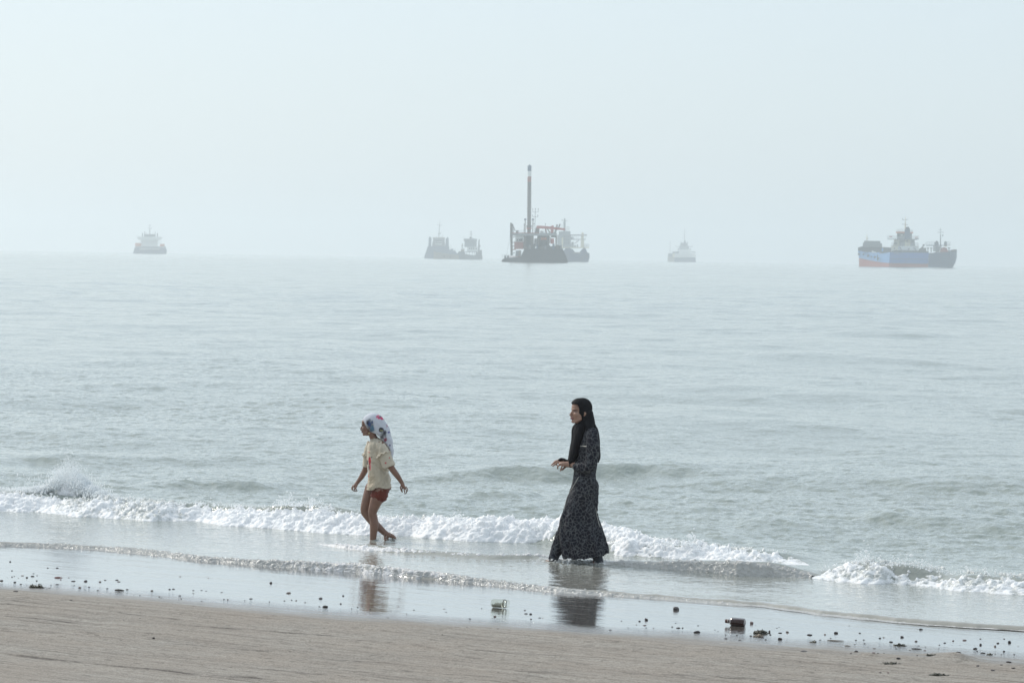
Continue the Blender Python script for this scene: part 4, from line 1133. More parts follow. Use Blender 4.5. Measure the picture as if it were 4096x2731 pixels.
class Ship:
    def __init__(self, name, label, cat, crop, wl, D, group="ships at anchor on the hazy horizon", lean=1.0):
        """crop = (x0, y0, scale) of the photo enlargement the sizes were read from; wl = middle of the waterline there; D metres away"""
        self.x0, self.y0, self.sc = crop
        self.wx, self.wy = wl
        self.k = D / (F * self.sc)
        u = self.x0 + self.wx / self.sc
        az = math.atan2(ray(u, 1024).x, ray(u, 1024).y)
        x, y = D * math.sin(az), D * math.cos(az)
        self.root = empty(name, (x, y, drop(x, y)), -az)
        tag(self.root, label, cat, group)
        self.mb, self.order, self.serial = {}, [], 0
    def P(self, cx, cy, d=0.0):
        dx = cx - self.wx
        return (dx * self.k, d, (self.wy - cy) * self.k + dx * self.k * ROLL)
    def _get(self, part, mat, parent):
        key = (part, mat, parent, self.serial)
        if key not in self.mb:
            self.mb[key] = ([], []); self.order.append(key)
        return self.mb[key]
    def poly(self, part, mat, pts, d0, d1, parent=None):
        if part not in ('antenna_mast', 'mast', 'crane_jib', 'mushroom_vent'):
            self.serial += 1
        v, q = self._get(part, mat, parent)
        n, b = len(pts), len(v)
        v += [self.P(x, y, d0) for x, y in pts] + [self.P(x, y, d1) for x, y in pts]
        q.append(list(range(b, b + n))); q.append([b + n + i for i in range(n)][::-1])
        for i in range(n):
            j = (i + 1) % n
            q.append([b + i, b + n + i, b + n + j, b + j])
        return self
    def box(self, part, mat, x0, x1, yt, yb, d0, d1, parent=None):
        return self.poly(part, mat, [(x0, yt), (x1, yt), (x1, yb), (x0, yb)], d0, d1, parent)
    def bar(self, part, mat, p, q_, r, d=5.0, r2=None, d2=None, parent=None, seg=6):
        if part in ('post', 'vent_pipe', 'bulwark_rail', 'deck_brace', 'ladder_tower', 'gantry'):
            self.serial += 1
        v, q = self._get(part, mat, parent)
        a, b = Vector(self.P(*p, d)), Vector(self.P(*q_, d if d2 is None else d2))
        r *= self.k; r2 = r if r2 is None else r2 * self.k
        t = (b - a).normalized(); e = t.orthogonal().normalized(); f = t.cross(e)
        n = len(v)
        for c, rr in ((a, r), (b, r2)):
            v += [tuple(c + (e * math.cos(2 * PI * i / seg) + f * math.sin(2 * PI * i / seg)) * rr) for i in range(seg)]
        for i in range(seg):
            j = (i + 1) % seg
            q.append([n + i, n + j, n + seg + j, n + seg + i])
        q.append([n + i for i in range(seg)][::-1]); q.append([n + seg + i for i in range(seg)])
        return self
    def rail(self, part, x0, x1, yt, yb, d, n=6, mat="light_grey", y1=None, r=2.6, parent=None):
        """open railing between x0 and x1; y1 shifts the far end down"""
        self.serial += 1
        dy = 0 if y1 is None else y1
        for t in (0, 0.5, 1.0):
            y = yt + (yb - yt) * t
            self.bar(part, mat, (x0, y), (x1, y + dy), r, d, parent=parent, seg=4)
        for i in range(n + 1):
            x = x0 + (x1 - x0) * i / n
            self.bar(part, mat, (x, yt + dy * i / n), (x, yb + dy * i / n), r, d, parent=parent, seg=4)
    def ball(self, part, mat, c, r, d, parent=None):
        if part in ('radar_dome', 'tyre_fender', 'vent_cowl'):
            self.serial += 1
        v, q = self._get(part, mat, parent)
        n = len(v); C = self.P(*c, d); r *= self.k
        for i in range(7):
            ph = PI * i / 6
            v += [(C[0] + r * math.sin(ph) * math.cos(2 * PI * j / 8), C[1] + r * math.sin(ph) * math.sin(2 * PI * j / 8), C[2] + r * math.cos(ph)) for j in range(8)]
        for i in range(6):
            for j in range(8):
                q.append([n + i * 8 + j, n + i * 8 + (j + 1) % 8, n + i * 8 + 8 + (j + 1) % 8, n + i * 8 + 8 + j])
    def raw(self, part, mat, verts, faces, parent=None):
        self.serial += 1
        v, q = self._get(part, mat, parent)
        n = len(v); v += verts; q += [[i + n for i in f] for f in faces]
    def done(self):
        made = {}
        for key in self.order:
            part, mat, parent, _ = key
            v, q = self.mb[key]
            me = bpy.data.meshes.new(part)
            me.from_pydata(v, [], q)
            bm = bmesh.new(); bm.from_mesh(me)
            if part not in ("hull", "boot_top"):
                bmesh.ops.recalc_face_normals(bm, faces=bm.faces)
            bm.to_mesh(me); bm.free()
            me.materials.append(PT[mat])
            o = link(bpy.data.objects.new(part, me), made.get(parent, self.root))
            made.setdefault(part, o)
        return self.root

# 1: stern view of a small ship far off at the left
s = Ship("ship", "small hazy blue grey ship alone at the left, seen end on with wide bridge wings", "ship", (500, 880, 10.455), (1025, 1398), 2750)
s.poly("hull", "navy", [(340, 1392), (385, 1240), (392, 1150), (1700, 1150), (1735, 1285), (1712, 1405)], 0, 60)
s.box("hull_band", "light_grey", 600, 1450, 1165, 1235, -0.4, 0, "hull")
s.box("deckhouse", "light_grey", 425, 1690, 1085, 1150, 4, 30); s.box("deckhouse", "white", 680, 1360, 790, 1085, 6, 24)
s.box("lifeboat", "orange", 430, 680, 945, 1085, 5, 12); s.box("lifeboat", "orange", 1450, 1640, 985, 1085, 5, 12)
s.poly("bridge_wing", "white", [(505, 690), (1552, 695), (1535, 785), (1400, 835), (620, 830), (522, 772)], 3, 9)
s.box("wheelhouse", "light_grey", 790, 1265, 580, 690, 5, 16)
for x in (830, 930, 1030, 1130, 1230):
    s.box("window", "dark", x - 32, x + 32, 610, 650, 4.6, 5.0, "wheelhouse")
s.box("funnel", "grey", 700, 746, 530, 690, 10, 14); s.box("funnel", "grey", 1315, 1362, 540, 690, 10, 14)
s.box("post", "grey", 803, 832, 470, 580, 8, 10); s.box("post", "grey", 1234, 1260, 480, 580, 8, 10)
s.bar("mast", "grey", (1027, 580), (1027, 370), 18, 9); s.bar("mast", "grey", (1027, 370), (1030, 185), 8, 9)
s.bar("mast", "grey", (955, 212), (1095, 212), 6, 9); s.bar("mast", "grey", (980, 350), (1110, 345), 7, 9); s.bar("mast", "grey", (940, 300), (985, 350), 6, 9); s.bar("mast", "grey", (1115, 300), (1090, 345), 6, 9)
for x in (880, 1160):
    s.ball("radar_dome", "white", (x, 520), 22, 9); s.bar("post", "grey", (x, 580), (x, 530), 7, 9)
s.rail("railing", 620, 680, 850, 950, 5, 2, r=4); s.rail("railing", 1390, 1500, 860, 970, 5, 2, r=4)
s.done()

# 2: ship with two upright side towers, behind the low one
s = Ship("ship", "hazy ship with two upright towers and a tall thin mast, left of the dredger", "ship", (1670, 850, 7.467), (620, 1357), 2650)
s.poly("hull", "navy", [(200, 1358), (215, 1268), (265, 1120), (300, 1000), (940, 990), (950, 1110), (1000, 1078), (1050, 1070), (1062, 1120), (1125, 1130), (1170, 1195), (1225, 1200), (1235, 1360)], 0, 50)
s.poly("tower", "navy", [(318, 1000), (328, 750), (350, 705), (372, 705), (410, 750), (406, 1000)], 2, 12); s.poly("tower", "navy", [(830, 1000), (836, 770), (872, 735), (895, 712), (922, 765), (932, 1000)], 2, 12)
s.poly("deckhouse", "grey", [(425, 1000), (440, 860), (455, 850), (455, 728), (812, 735), (805, 850), (830, 1000)], 4, 30)
s.box("roof_trim", "tan", 450, 815, 728, 760, 3.6, 4, "deckhouse")
for i in range(5):
    s.box("window", "dark", 522 + i * 40, 554 + i * 40, 812, 848, 3.5, 4, "deckhouse")
s.box("white_band", "white", 520, 722, 852, 866, 3.5, 4, "deckhouse"); s.box("white_band", "white", 520, 722, 918, 940, 3.5, 4, "deckhouse")
s.bar("mast", "grey", (628, 728), (645, 380), 13, 12, 9); s.bar("mast", "grey", (645, 380), (656, 218), 7, 12, 4)
s.bar("mast", "grey", (565, 350), (735, 368), 5, 12); s.bar("mast", "grey", (585, 615), (690, 622), 6, 12); s.bar("mast", "grey", (655, 600), (698, 578), 6, 12)
s.bar("post", "grey", (742, 735), (742, 655), 5, 10); s.bar("post", "grey", (1000, 1075), (995, 930), 4, 20)
for x in (560, 690):
    s.ball("radar_dome", "light_grey", (x, 718), 14, 10)
s.rail("railing", 945, 1130, 1060, 1110, 1, 6, y1=15, r=3)
s.done()

# 3: low coaster in front of it
s = Ship("ship", "low hazy coaster with a tan bow, in front of the twin towered ship", "ship", (1670, 850, 7.467), (1210, 1397), 2250)
s.poly("hull", "tan", [(482, 1390), (474, 1160), (500, 1183), (800, 1222), (1180, 1272), (1230, 1275), (1250, 1400)], 0, 16)
s.poly("stern", "grey", [(1250, 1400), (1230, 1275), (1180, 1272), (1212, 1185), (1240, 1156), (1400, 1166), (1412, 1195), (1440, 1245), (1690, 1276), (1735, 1268), (1740, 1182), (1862, 1182), (1872, 1120), (1918, 1120), (1922, 1260), (1946, 1362), (1926, 1402)], 0.05, 15.95)
for p, q in (((474, 1168), (800, 1222)), ((800, 1222), (1180, 1272))):
    s.bar("bulwark_rail", "tan", p, q, 5, -0.1, parent="hull")
for x, y in ((795, 1305), (975, 1335)):
    s.box("hawse_pipe", "dark", x - 18, x + 18, y - 14, y + 14, -0.2, 0.3, "hull")
s.box("deckhouse", "grey", 1400, 1790, 1168, 1186, 1, 14); s.box("deckhouse", "white", 1482, 1792, 1030, 1168, 2, 14); s.box("deckhouse", "light_grey", 1400, 1762, 850, 1030, 3, 13)
for x in (1465, 1540, 1630, 1690):
    s.box("post", "grey", x, x + 14, 1186, 1272, 3, 5)
for x in (1552, 1608, 1676, 1750):
    s.box("window", "dark", x - 16, x + 16, 1058, 1094, 1.7, 2, "deckhouse")
s.poly("wheelhouse", "light_grey", [(1372, 840), (1384, 785), (1690, 785), (1776, 800), (1770, 870), (1700, 858), (1560, 845), (1420, 860)], 1.5, 12)
s.rail("railing", 1370, 1540, 785, 845, 1.2, 5, r=4)
s.bar("mast", "grey", (1590, 790), (1592, 545), 11, 7, 5)
for y, a, b in ((575, 1560, 1625), (650, 1548, 1640), (740, 1535, 1635)):
    s.bar("mast", "grey", (a, y), (b, y), 6, 7)
s.box("mast", "grey", 1545, 1610, 730, 775, 6, 8)
s.poly("funnel", "grey", [(1806, 1182), (1812, 850), (1832, 795), (1850, 795), (1858, 1182)], 6, 10); s.box("funnel", "grey", 1848, 1882, 975, 1022, 6, 8)
s.bar("post", "light_grey", (1382, 785), (1382, 665), 3.5, 6)
s.box("winch", "tan", 1290, 1400, 1092, 1160, 3, 8); s.box("winch", "grey", 1300, 1372, 985, 1003, 4, 6); s.bar("winch", "grey", (1330, 1092), (1335, 935), 8, 5); s.box("winch", "tan", 1318, 1352, 930, 975, 4, 6); s.bar("winch", "grey", (1300, 1040), (1395, 1080), 7, 5)
s.rail("railing", 1600, 1775, 755, 790, 3, 5, y1=30, r=3.5)
s.done()

# 4: the dredger with the tall spud
s = Ship("dredger", "dark dredging barge carrying a very tall spud pole banded red and white", "dredger", (1980, 640, 3.648), (590, 1496), 1435)
s.poly("hull", "dark", [(104, 1488), (114, 1446), (150, 1432), (362, 1412), (1000, 1395), (1035, 1392), (1066, 1492), (1060, 1504)], 0, 24)
s.poly("deck_cargo", "dark", [(375, 1412), (425, 1300), (500, 1262), (600, 1292), (760, 1262), (960, 1248), (1032, 1394)], 1, 20)
for x in (150, 188):
    s.box("bollard", "dark", x - 12, x + 12, 1395, 1440, 1, 3)
s.rail("railing", 105, 300, 1385, 1432, 0.6, 6, "grey", y1=-10, r=1.8)
s.poly("fender", "dark", [(104, 1488), (96, 1478), (110, 1446), (118, 1452)], -0.6, 0)
s.box("boot_stripe", "crane_red", 200, 360, 1408, 1414, -0.3, 0.1, "hull")
for i in range(9):
    s.box("hull_rib", "grey", 185 + i * 22, 190 + i * 22, 1420, 1475, -0.25, 0.05, "hull")
# spud with its bands, a little off plumb
def spx(y):
    return 482 + (y - 80) / 900 * 8
def spud(part, mat, y0, y1, par=None):
    s.bar(part, mat, (spx(y1), y1), (spx(y0), y0), 28.5, 9, 28.5, parent=par, seg=14)
spud("spud", "steel", 315, 1300); spud("red_band", "red", 238, 315, "spud"); spud("white_band", "white", 158, 238, "spud"); spud("dark_tip", "navy", 82, 158, "spud")
s.bar("dark_tip", "navy", (spx(82), 82), (spx(62), 62), 28.5, 9, 4, parent="spud", seg=14)
s.bar("spud_collar", "steel", (489, 990), (489, 955), 34, 9, 42, seg=14); s.bar("spud_collar", "red", (490, 1010), (490, 985), 36, 9, seg=14)
s.box("spud_well", "steel", 412, 450, 1100, 1300, 3, 14); s.box("spud_well", "steel", 520, 560, 1100, 1300, 3, 14); s.box("spud_well", "dark", 450, 520, 1105, 1300, 8, 14)
s.box("deck_beam", "light_grey", 240, 900, 1068, 1104, 2, 14); s.box("deck_beam", "red", 240, 640, 1062, 1072, 1.7, 13, "deck_beam")
s.box("deckhouse", "white", 290, 408, 1104, 1196, 4, 16); s.box("deckhouse", "red", 278, 415, 1196, 1300, 3.6, 16); s.box("deckhouse", "light_grey", 300, 380, 1322, 1412, 5, 14)
s.box("deckhouse", "white", 565, 612, 1144, 1232, 6, 14); s.box("deckhouse", "grey", 612, 780, 1104, 1290, 10, 15); s.box("deckhouse", "steel", 880, 900, 1104, 1250, 4, 10)
for a, b in ((340, 400), (310, 330)):
    s.box("window", "dark", a, b, 1152, 1185, 3.6, 4, "deckhouse")
for x0, x1, y0, y1, m_ in ((560, 622, 1232, 1262, "light_grey"), (622, 650, 1104, 1290, "steel"), (765, 790, 1104, 1265, "steel"), (790, 812, 1120, 1215, "white"), (260, 300, 1300, 1312, "red"), (345, 372, 1318, 1400, "tan"), (600, 640, 1260, 1292, "grey"), (690, 760, 1190, 1262, "dark")):
    s.box("deck_frame", m_, x0, x1, y0, y1, 4, 9)
s.bar("lifeboat", "orange", (668, 1150), (752, 1150), 20, 4, 20); s.box("red_cabin", "crane_red", 810, 858, 1146, 1222, 3, 8); s.box("winch_house", "dark", 815, 885, 1064, 1130, 3, 9)
# ladder tower at the left end
s.poly("ladder_tower", "steel", [(212, 920), (222, 912), (248, 935), (256, 1392), (226, 1395), (214, 1060)], 4, 8)
s.bar("ladder_tower", "light_grey", (246, 932), (288, 1036), 7, 5); s.bar("ladder_tower", "light_grey", (256, 965), (262, 1068), 6, 5)
for y in (1085, 1130, 1205, 1260, 1312, 1360):
    s.bar("ladder_tower", "light_grey", (245, y), (290, y - 6), 6, 5)
s.bar("mooring_wire", "grey", (216, 1095), (168, 1400), 1.3, 4)
for x in (433, 545):
    s.bar("vent_pipe", "steel", (x, 1065), (x, 880), 7, 5); s.ball("vent_cowl", "navy", (x, 868), 17, 5, "vent_pipe")
s.bar("post", "steel", (418, 1060), (418, 925), 4, 5); s.bar("post", "grey", (728, 1066), (728, 925), 4, 5); s.ball("post", "grey", (728, 930), 6, 5)
s.bar("antenna_mast", "grey", (575, 1066), (578, 704), 4.2, 6, 3)
for y, a, b, up in ((760, 540, 620, 712), (830, 538, 616, 804)):
    s.bar("antenna_mast", "grey", (a, y), (b, y), 2.6, 6)
    for x in (a, b):
        s.bar("antenna_mast", "grey", (x, y), (x, up), 2.6, 6); s.box("antenna_mast", "grey", x - 5, x + 5, up - 4, up + 12, 5.5, 6.5)
s.box("antenna_mast", "grey", 573, 584, 704, 720, 5.5, 6.5); s.ball("antenna_mast", "grey", (562, 930), 8, 6)
# red gantry
s.poly("gantry", "crane_red", [(600, 962), (640, 958), (800, 972), (830, 955), (850, 958), (850, 980), (1015, 998), (1012, 1028), (860, 1012), (640, 1000), (600, 1000)], 3, 7)
s.poly("gantry", "steel", [(578, 1064), (588, 990), (606, 966), (642, 990), (642, 1066)], 3.2, 6.8); s.box("gantry", "crane_red", 806, 850, 985, 1066, 3.2, 6.8); s.bar("gantry", "red", (735, 1000), (745, 1066), 8, 5); s.bar("gantry", "steel", (760, 1005), (800, 1066), 8, 5)
s.bar("crane_jib", "light_grey", (902, 940), (868, 1080), 14, 4, 16); s.bar("crane_jib", "steel", (944, 938), (905, 1020), 10, 4); s.ball("crane_jib", "steel", (940, 940), 10, 4)
s.rail("railing", 300, 410, 1028, 1064, 2.5, 6, r=1.8); s.rail("railing", 660, 800, 1036, 1066, 2.5, 6, r=1.6); s.box("locker", "steel", 300, 335, 1030, 1062, 4, 6); s.box("locker", "white", 655, 700, 1035, 1066, 5, 8)
for i in range(10):
    rr_ = random.Random(40 + i)
    x = 430 + i * 58
    s.box("cargo_item", ("steel", "grey", "dark", "navy")[i % 4], x, x + rr_.randint(20, 46), 1240 + rr_.randint(-20, 30), 1300, -0.5, 4, "deck_cargo")
s.done()

# 5: blue hulled ship behind the dredger
s = Ship("ship", "blue hulled ship with a white gantry, half hidden behind the dredger", "ship", (1980, 640, 3.648), (1190, 1484), 1920)
s.poly("hull", "grey_blue", [(985, 1484), (985, 1330), (1030, 1292), (1080, 1285), (1130, 1300), (1162, 1342), (1232, 1346), (1262, 1308), (1292, 1284), (1320, 1290), (1346, 1350), (1376, 1360), (1379, 1424), (1362, 1482), (1340, 1488)], 0, 30)
s.box("deckhouse", "light_grey", 905, 1102, 1092, 1290, 4, 20); s.box("deckhouse", "cream", 968, 992, 1130, 1282, 3.6, 8); s.box("deckhouse", "light_grey", 925, 1095, 1040, 1092, 5, 18); s.box("deckhouse", "light_grey", 1102, 1142, 1120, 1162, 6, 14)
for x in (1012, 1040, 1068):
    for y in (1115, 1160, 1210):
        s.box("window", "grey", x - 7, x + 7, y - 9, y + 9, 3.7, 4, "deckhouse")
s.poly("mast", "light_grey", [(990, 1040), (992, 900), (1002, 848), (1016, 848), (1022, 935), (1024, 1040)], 8, 11); s.bar("mast", "light_grey", (965, 880), (1048, 884), 4, 9); s.bar("mast", "light_grey", (968, 880), (968, 860), 4, 9); s.bar("mast", "light_grey", (984, 915), (1020, 908), 5, 9); s.bar("post", "light_grey", (970, 1000), (970, 935), 3, 9)
s.rail("railing", 1035, 1075, 975, 1040, 6, 2, r=3)
s.box("gantry", "light_grey", 1090, 1336, 1086, 1104, 5, 8); s.box("gantry", "light_grey", 1100, 1320, 1152, 1164, 5, 8); s.poly("gantry", "cream", [(1246, 1282), (1252, 1100), (1262, 1056), (1276, 1052), (1292, 1080), (1298, 1282)], 5, 9); s.bar("gantry", "light_grey", (1225, 1168), (1155, 1222), 6, 6)
for x in (1128, 1158, 1186, 1212, 1318):
    s.bar("gantry", "white", (x, 1104), (x, 1152), 3, 6)
s.box("deck_edge", "cream", 955, 1370, 1270, 1284, 3, 28); s.rail("railing", 1300, 1368, 1228, 1272, 3.2, 4, r=3)
for x0, x1, y0 in ((1110, 1146, 1195), (1150, 1180, 1240), (1190, 1210, 1230), (1060, 1108, 1220)):
    s.box("winch", "light_grey", x0, x1, y0, 1272, 6, 12)
s.box("hull_stain", "tan", 1140, 1250, 1352, 1362, -0.3, 0.1, "hull"); s.box("anchor", "dark", 1322, 1338, 1390, 1415, -0.4, 0.1, "hull")
s.done()

# 6: faint white ship
s = Ship("ship", "faint white ship with a thin mast, alone right of the dredger", "ship", (2630, 880, 8.71), (850, 1438), 3100)
s.poly("hull", "navy", [(588, 1440), (596, 1282), (1326, 1282), (1330, 1390), (1342, 1440)], 0, 30); s.poly("hull", "tan", [(352, 1440), (358, 1252), (520, 1252), (596, 1282), (588, 1440)], 0.05, 30)
s.poly("upper_hull", "white", [(596, 1282), (604, 1140), (1312, 1140), (1326, 1282)], 0.1, 28); s.poly("upper_hull", "cream", [(512, 1278), (534, 1140), (604, 1140), (596, 1282)], 0.15, 28)
s.box("hold", "grey", 368, 530, 1140, 1252, 2, 20)
s.box("deckhouse", "white", 740, 1150, 1000, 1140, 3, 22); s.box("deckhouse", "light_grey", 755, 1085, 890, 1000, 4, 20); s.poly("wheelhouse", "light_grey", [(770, 890), (800, 780), (1040, 780), (1050, 890)], 4.5, 16)
for x in (830, 890, 950, 1010):
    s.box("window", "grey", x - 18, x + 18, 815, 850, 4.2, 4.5, "wheelhouse")
s.poly("funnel", "grey", [(912, 890), (916, 690), (928, 675), (966, 675), (974, 890)], 4, 8)
s.bar("bridge_wing", "grey", (628, 898), (765, 912), 8, 6); s.bar("bridge_wing", "grey", (630, 898), (628, 862), 8, 6); s.bar("bridge_wing", "grey", (1055, 915), (1212, 905), 8, 6); s.bar("bridge_wing", "grey", (1205, 905), (1205, 870), 9, 6); s.bar("bridge_wing", "grey", (1090, 912), (1090, 855), 6, 6)
s.bar("roof_rail", "grey", (805, 775), (1060, 780), 8, 6); s.bar("roof_rail", "grey", (815, 775), (812, 722), 9, 6); s.bar("roof_rail", "grey", (1040, 778), (1038, 730), 9, 6)
s.bar("mast", "grey", (932, 690), (932, 480), 8, 6); s.bar("mast", "grey", (932, 480), (930, 280), 5, 6)
for y, a, b in ((382, 868, 995), (485, 830, 995), (596, 835, 1015)):
    s.bar("mast", "light_grey", (a, y), (b, y), 4, 6)
s.bar("foremast", "grey", (434, 1140), (434, 708), 7, 8, 5); s.box("lifeboat", "grey", 702, 742, 965, 1025, 4, 8); s.box("lifeboat", "grey", 1120, 1158, 970, 1030, 4, 8)
s.poly("winch", "grey", [(512, 1140), (520, 1085), (570, 1072), (620, 1085), (680, 1068), (740, 1060), (740, 1140)], 3, 10); s.box("winch", "grey", 1160, 1312, 1076, 1100, 3, 10); s.box("winch", "light_grey", 1290, 1312, 1100, 1140, 3, 10)
s.done()

# 7: the big blue and red hopper at the right, turned corner on
s = Ship("ship", "large blue and red hopper ship with a cream bridge tower at the right", "ship", (3400, 840, 5.113), (1150, 1174), 1800)
def hull_strip(part, mat, xs, tops, bots, ds, back=22.0, xb=None):
    """side shell through plan points (x, depth) from top line to bottom line, closed at the back and over the deck"""
    n = len(xs)
    xb = xs if xb is None else xb
    T = [s.P(x, y, d) for x, y, d in zip(xs, tops, ds)]
    Bv = [s.P(x, y, d) for x, y, d in zip(xb, bots, ds)]
    v = T + Bv
    f = [[i, i + 1, n + i + 1, n + i] for i in range(n - 1)]
    mx = (xs[0] + xs[-1]) / 2
    v += [s.P(xs[0] + 60, tops[0], ds[0] + back), s.P(xs[-1] - 60, tops[-1], ds[-1] + back), s.P(xb[0] + 60, bots[0], ds[0] + back), s.P(xb[-1] - 60, bots[-1], ds[-1] + back)]
    a = 2 * n
    f += [[0, a, a + 2, n], [n - 1, 2 * n - 1, a + 3, a + 1], [a, a + 1, a + 3, a + 2], list(range(n)) + [a + 1, a]]
    s.raw(part, mat, v, f)
dl = 34.0
hull_strip("hull", "lit_blue", [160, 400, 640, 822], [832, 868, 895, 872], [985, 1030, 1075, 1088], [dl, dl * .66, dl * .3, 0], 20, [182, 405, 640, 810])  # left face: paler copy of the hull blue, sunlight put into the paint
hull_strip("hull", "blue", [822, 1200, 1600], [872, 876, 882], [1088, 1096, 1102], [0, 3.5, 7.5], 20, [810, 1200, 1598])  # same hull turned from the sun, shade painted as a deeper blue
hull_strip("hull", "navy", [1600, 1800, 2030, 2120, 2172], [882, 878, 850, 818, 812], [985, 985, 980, 975, 970], [7.5, 9.5, 12, 15, 22], 10, [1600, 1800, 2030, 2122, 2174])
hull_strip("hull", "navy", [1600, 1800, 2030, 2122, 2174], [985, 985, 980, 975, 970], [1080, 1080, 1080, 1080, 1080], [7.5, 9.5, 12, 15, 22], 10, [1599, 1797, 2018, 2102, 2148])
hull_strip("hull", "navy", [1599, 1797, 2018, 2102, 2148], [1080, 1080, 1080, 1080, 1080], [1174, 1178, 1184, 1188, 1188], [7.5, 9.5, 12, 15, 22], 10, [1598, 1790, 1990, 2050, 2092])
hull_strip("boot_top", "red", [182, 405, 640, 810], [985, 1030, 1075, 1088], [1160, 1162, 1166, 1170], [dl, dl * .66, dl * .3, 0], 20, [186, 406, 640, 800])
hull_strip("boot_top", "red", [810, 1200, 1598], [1088, 1096, 1102], [1170, 1172, 1176], [0, 3.5, 7.5], 20, [800, 1200, 1594])
for i, (x, y) in enumerate(((180, 905), (275, 912), (375, 938), (445, 958), (515, 965), (590, 990), (572, 1012))):
    d = dl * (1 - (x - 160) / 662) - 1.2
    s.ball("tyre_fender", "dark", (x, y), 24 if i in (0, 2, 4) else 17, d, "hull")
s.bar("tyre_fender", "dark", (568, 920), (572, 1040), 9, dl * .38 - 1, parent="hull")
s.poly("bulwark", "dark", [(158, 770), (250, 742), (290, 760), (330, 850), (164, 832)], dl - 2, dl + 2)
s.poly("cargo_hold", "grey", [(258, 760), (262, 670), (282, 668), (284, 630), (612, 636), (616, 680), (644, 682), (656, 760), (660, 830), (300, 830)], 26, 40)
s.poly("cargo_hold", "dark", [(240, 760), (660, 760), (670, 880), (400, 872), (240, 845)], 25, 38)
s.poly("bulwark", "dark", [(640, 800), (690, 762), (842, 776), (850, 872), (640, 884)], 8, 20); s.box("bow_block", "lit_blue", 652, 684, 790, 850, 7, 9)
s.poly("lifeboat", "white", [(440, 852), (462, 832), (540, 870), (560, 902), (520, 905), (450, 870)], 18, 20); s.poly("lifeboat", "orange", [(560, 900), (640, 870), (676, 868), (672, 904), (600, 912)], 14, 17)
s.bar("foremast", "cream", (336, 770), (340, 545), 14, 30, 10); s.bar("foremast", "cream", (340, 545), (338, 492), 5, 30); s.bar("foremast", "grey", (345, 590), (378, 572), 4, 30)
# bridge tower
s.poly("deckhouse", "cream", [(880, 742), (905, 600), (1010, 600), (1010, 742)], 10, 22); s.poly("deckhouse", "light_grey", [(1010, 742), (1010, 600), (1116, 600), (1116, 742)], 10.4, 22); s.box("deckhouse", "cream", 1116, 1226, 600, 760, 9.6, 22); s.poly("deckhouse", "light_grey", [(1226, 760), (1226, 600), (1306, 600), (1322, 680), (1330, 760)], 10.2, 22)
s.box("deckhouse", "cream", 838, 980, 735, 830, 8, 22); s.box("deckhouse", "white", 980, 1400, 742, 870, 8.6, 22)
for x, y in ((905, 690), (935, 690), (905, 790), (1055, 650), (1160, 640), (1270, 650), (1200, 800)):
    s.box("window", "grey", x - 12, x + 12, y - 14, y + 16, 7.6, 10.6, "deckhouse")
s.rail("railing", 846, 980, 668, 738, 8, 5, r=3); s.rail("railing", 1320, 1394, 680, 750, 8, 3, r=4)
s.bar("deck_brace", "grey", (1010, 760), (1080, 860), 9, 8); s.bar("deck_brace", "grey", (1290, 770), (1380, 860), 8, 8)
s.poly("bridge_deck", "grey", [(770, 596), (900, 600), (1300, 598), (1392, 590), (1392, 604), (1330, 618), (900, 612), (772, 604)], 6, 18)
s.rail("railing", 766, 955, 534, 600, 6.2, 7, r=3.5); s.rail("railing", 1262, 1396, 540, 604, 6.2, 5, r=3.5)
s.box("life_raft", "crane_red", 800, 858, 545, 560, 5.8, 7); s.box("life_raft", "crane_red", 1315, 1375, 558, 572, 5.8, 7); s.box("life_raft", "white", 1315, 1375, 575, 590, 5.8, 7)
s.box("wheelhouse", "light_grey", 955, 1255, 535, 600, 8, 18); s.box("wheelhouse", "grey", 955, 1255, 482, 535, 8.4, 17.6)
s.box("window", "dark", 968, 1008, 492, 545, 7.6, 8.4, "wheelhouse"); s.box("window", "white", 1035, 1070, 508, 528, 7.6, 8.4, "wheelhouse"); s.box("window", "dark", 1232, 1254, 488, 535, 7.6, 8.4, "wheelhouse")
s.poly("wheelhouse_roof", "orange", [(925, 448), (1282, 458), (1278, 480), (1250, 486), (940, 478)], 7, 19)
s.rail("railing", 955, 1110, 402, 450, 8, 4, r=3.5); s.rail("railing", 1215, 1268, 412, 458, 8, 2, r=3.5)
s.poly("funnel", "navy", [(1110, 600), (1112, 420), (1135, 360), (1185, 356), (1212, 395), (1222, 470), (1228, 600)], 6, 9); s.poly("funnel_cap", "dark", [(1128, 380), (1138, 356), (1186, 352), (1214, 396), (1205, 402)], 5.8, 9.2, "funnel")
s.bar("mast", "cream", (1118, 420), (1120, 250), 16, 10, 12); s.bar("mast", "cream", (1120, 250), (1120, 138), 8, 10, 4)
s.bar("mast", "grey", (1058, 208), (1172, 204), 5, 10); s.bar("mast", "grey", (1055, 300), (1175, 308), 5, 10); s.box("mast", "grey", 1056, 1068, 178, 200, 9.5, 10.5); s.box("mast", "grey", 1054, 1064, 288, 304, 9.5, 10.5)
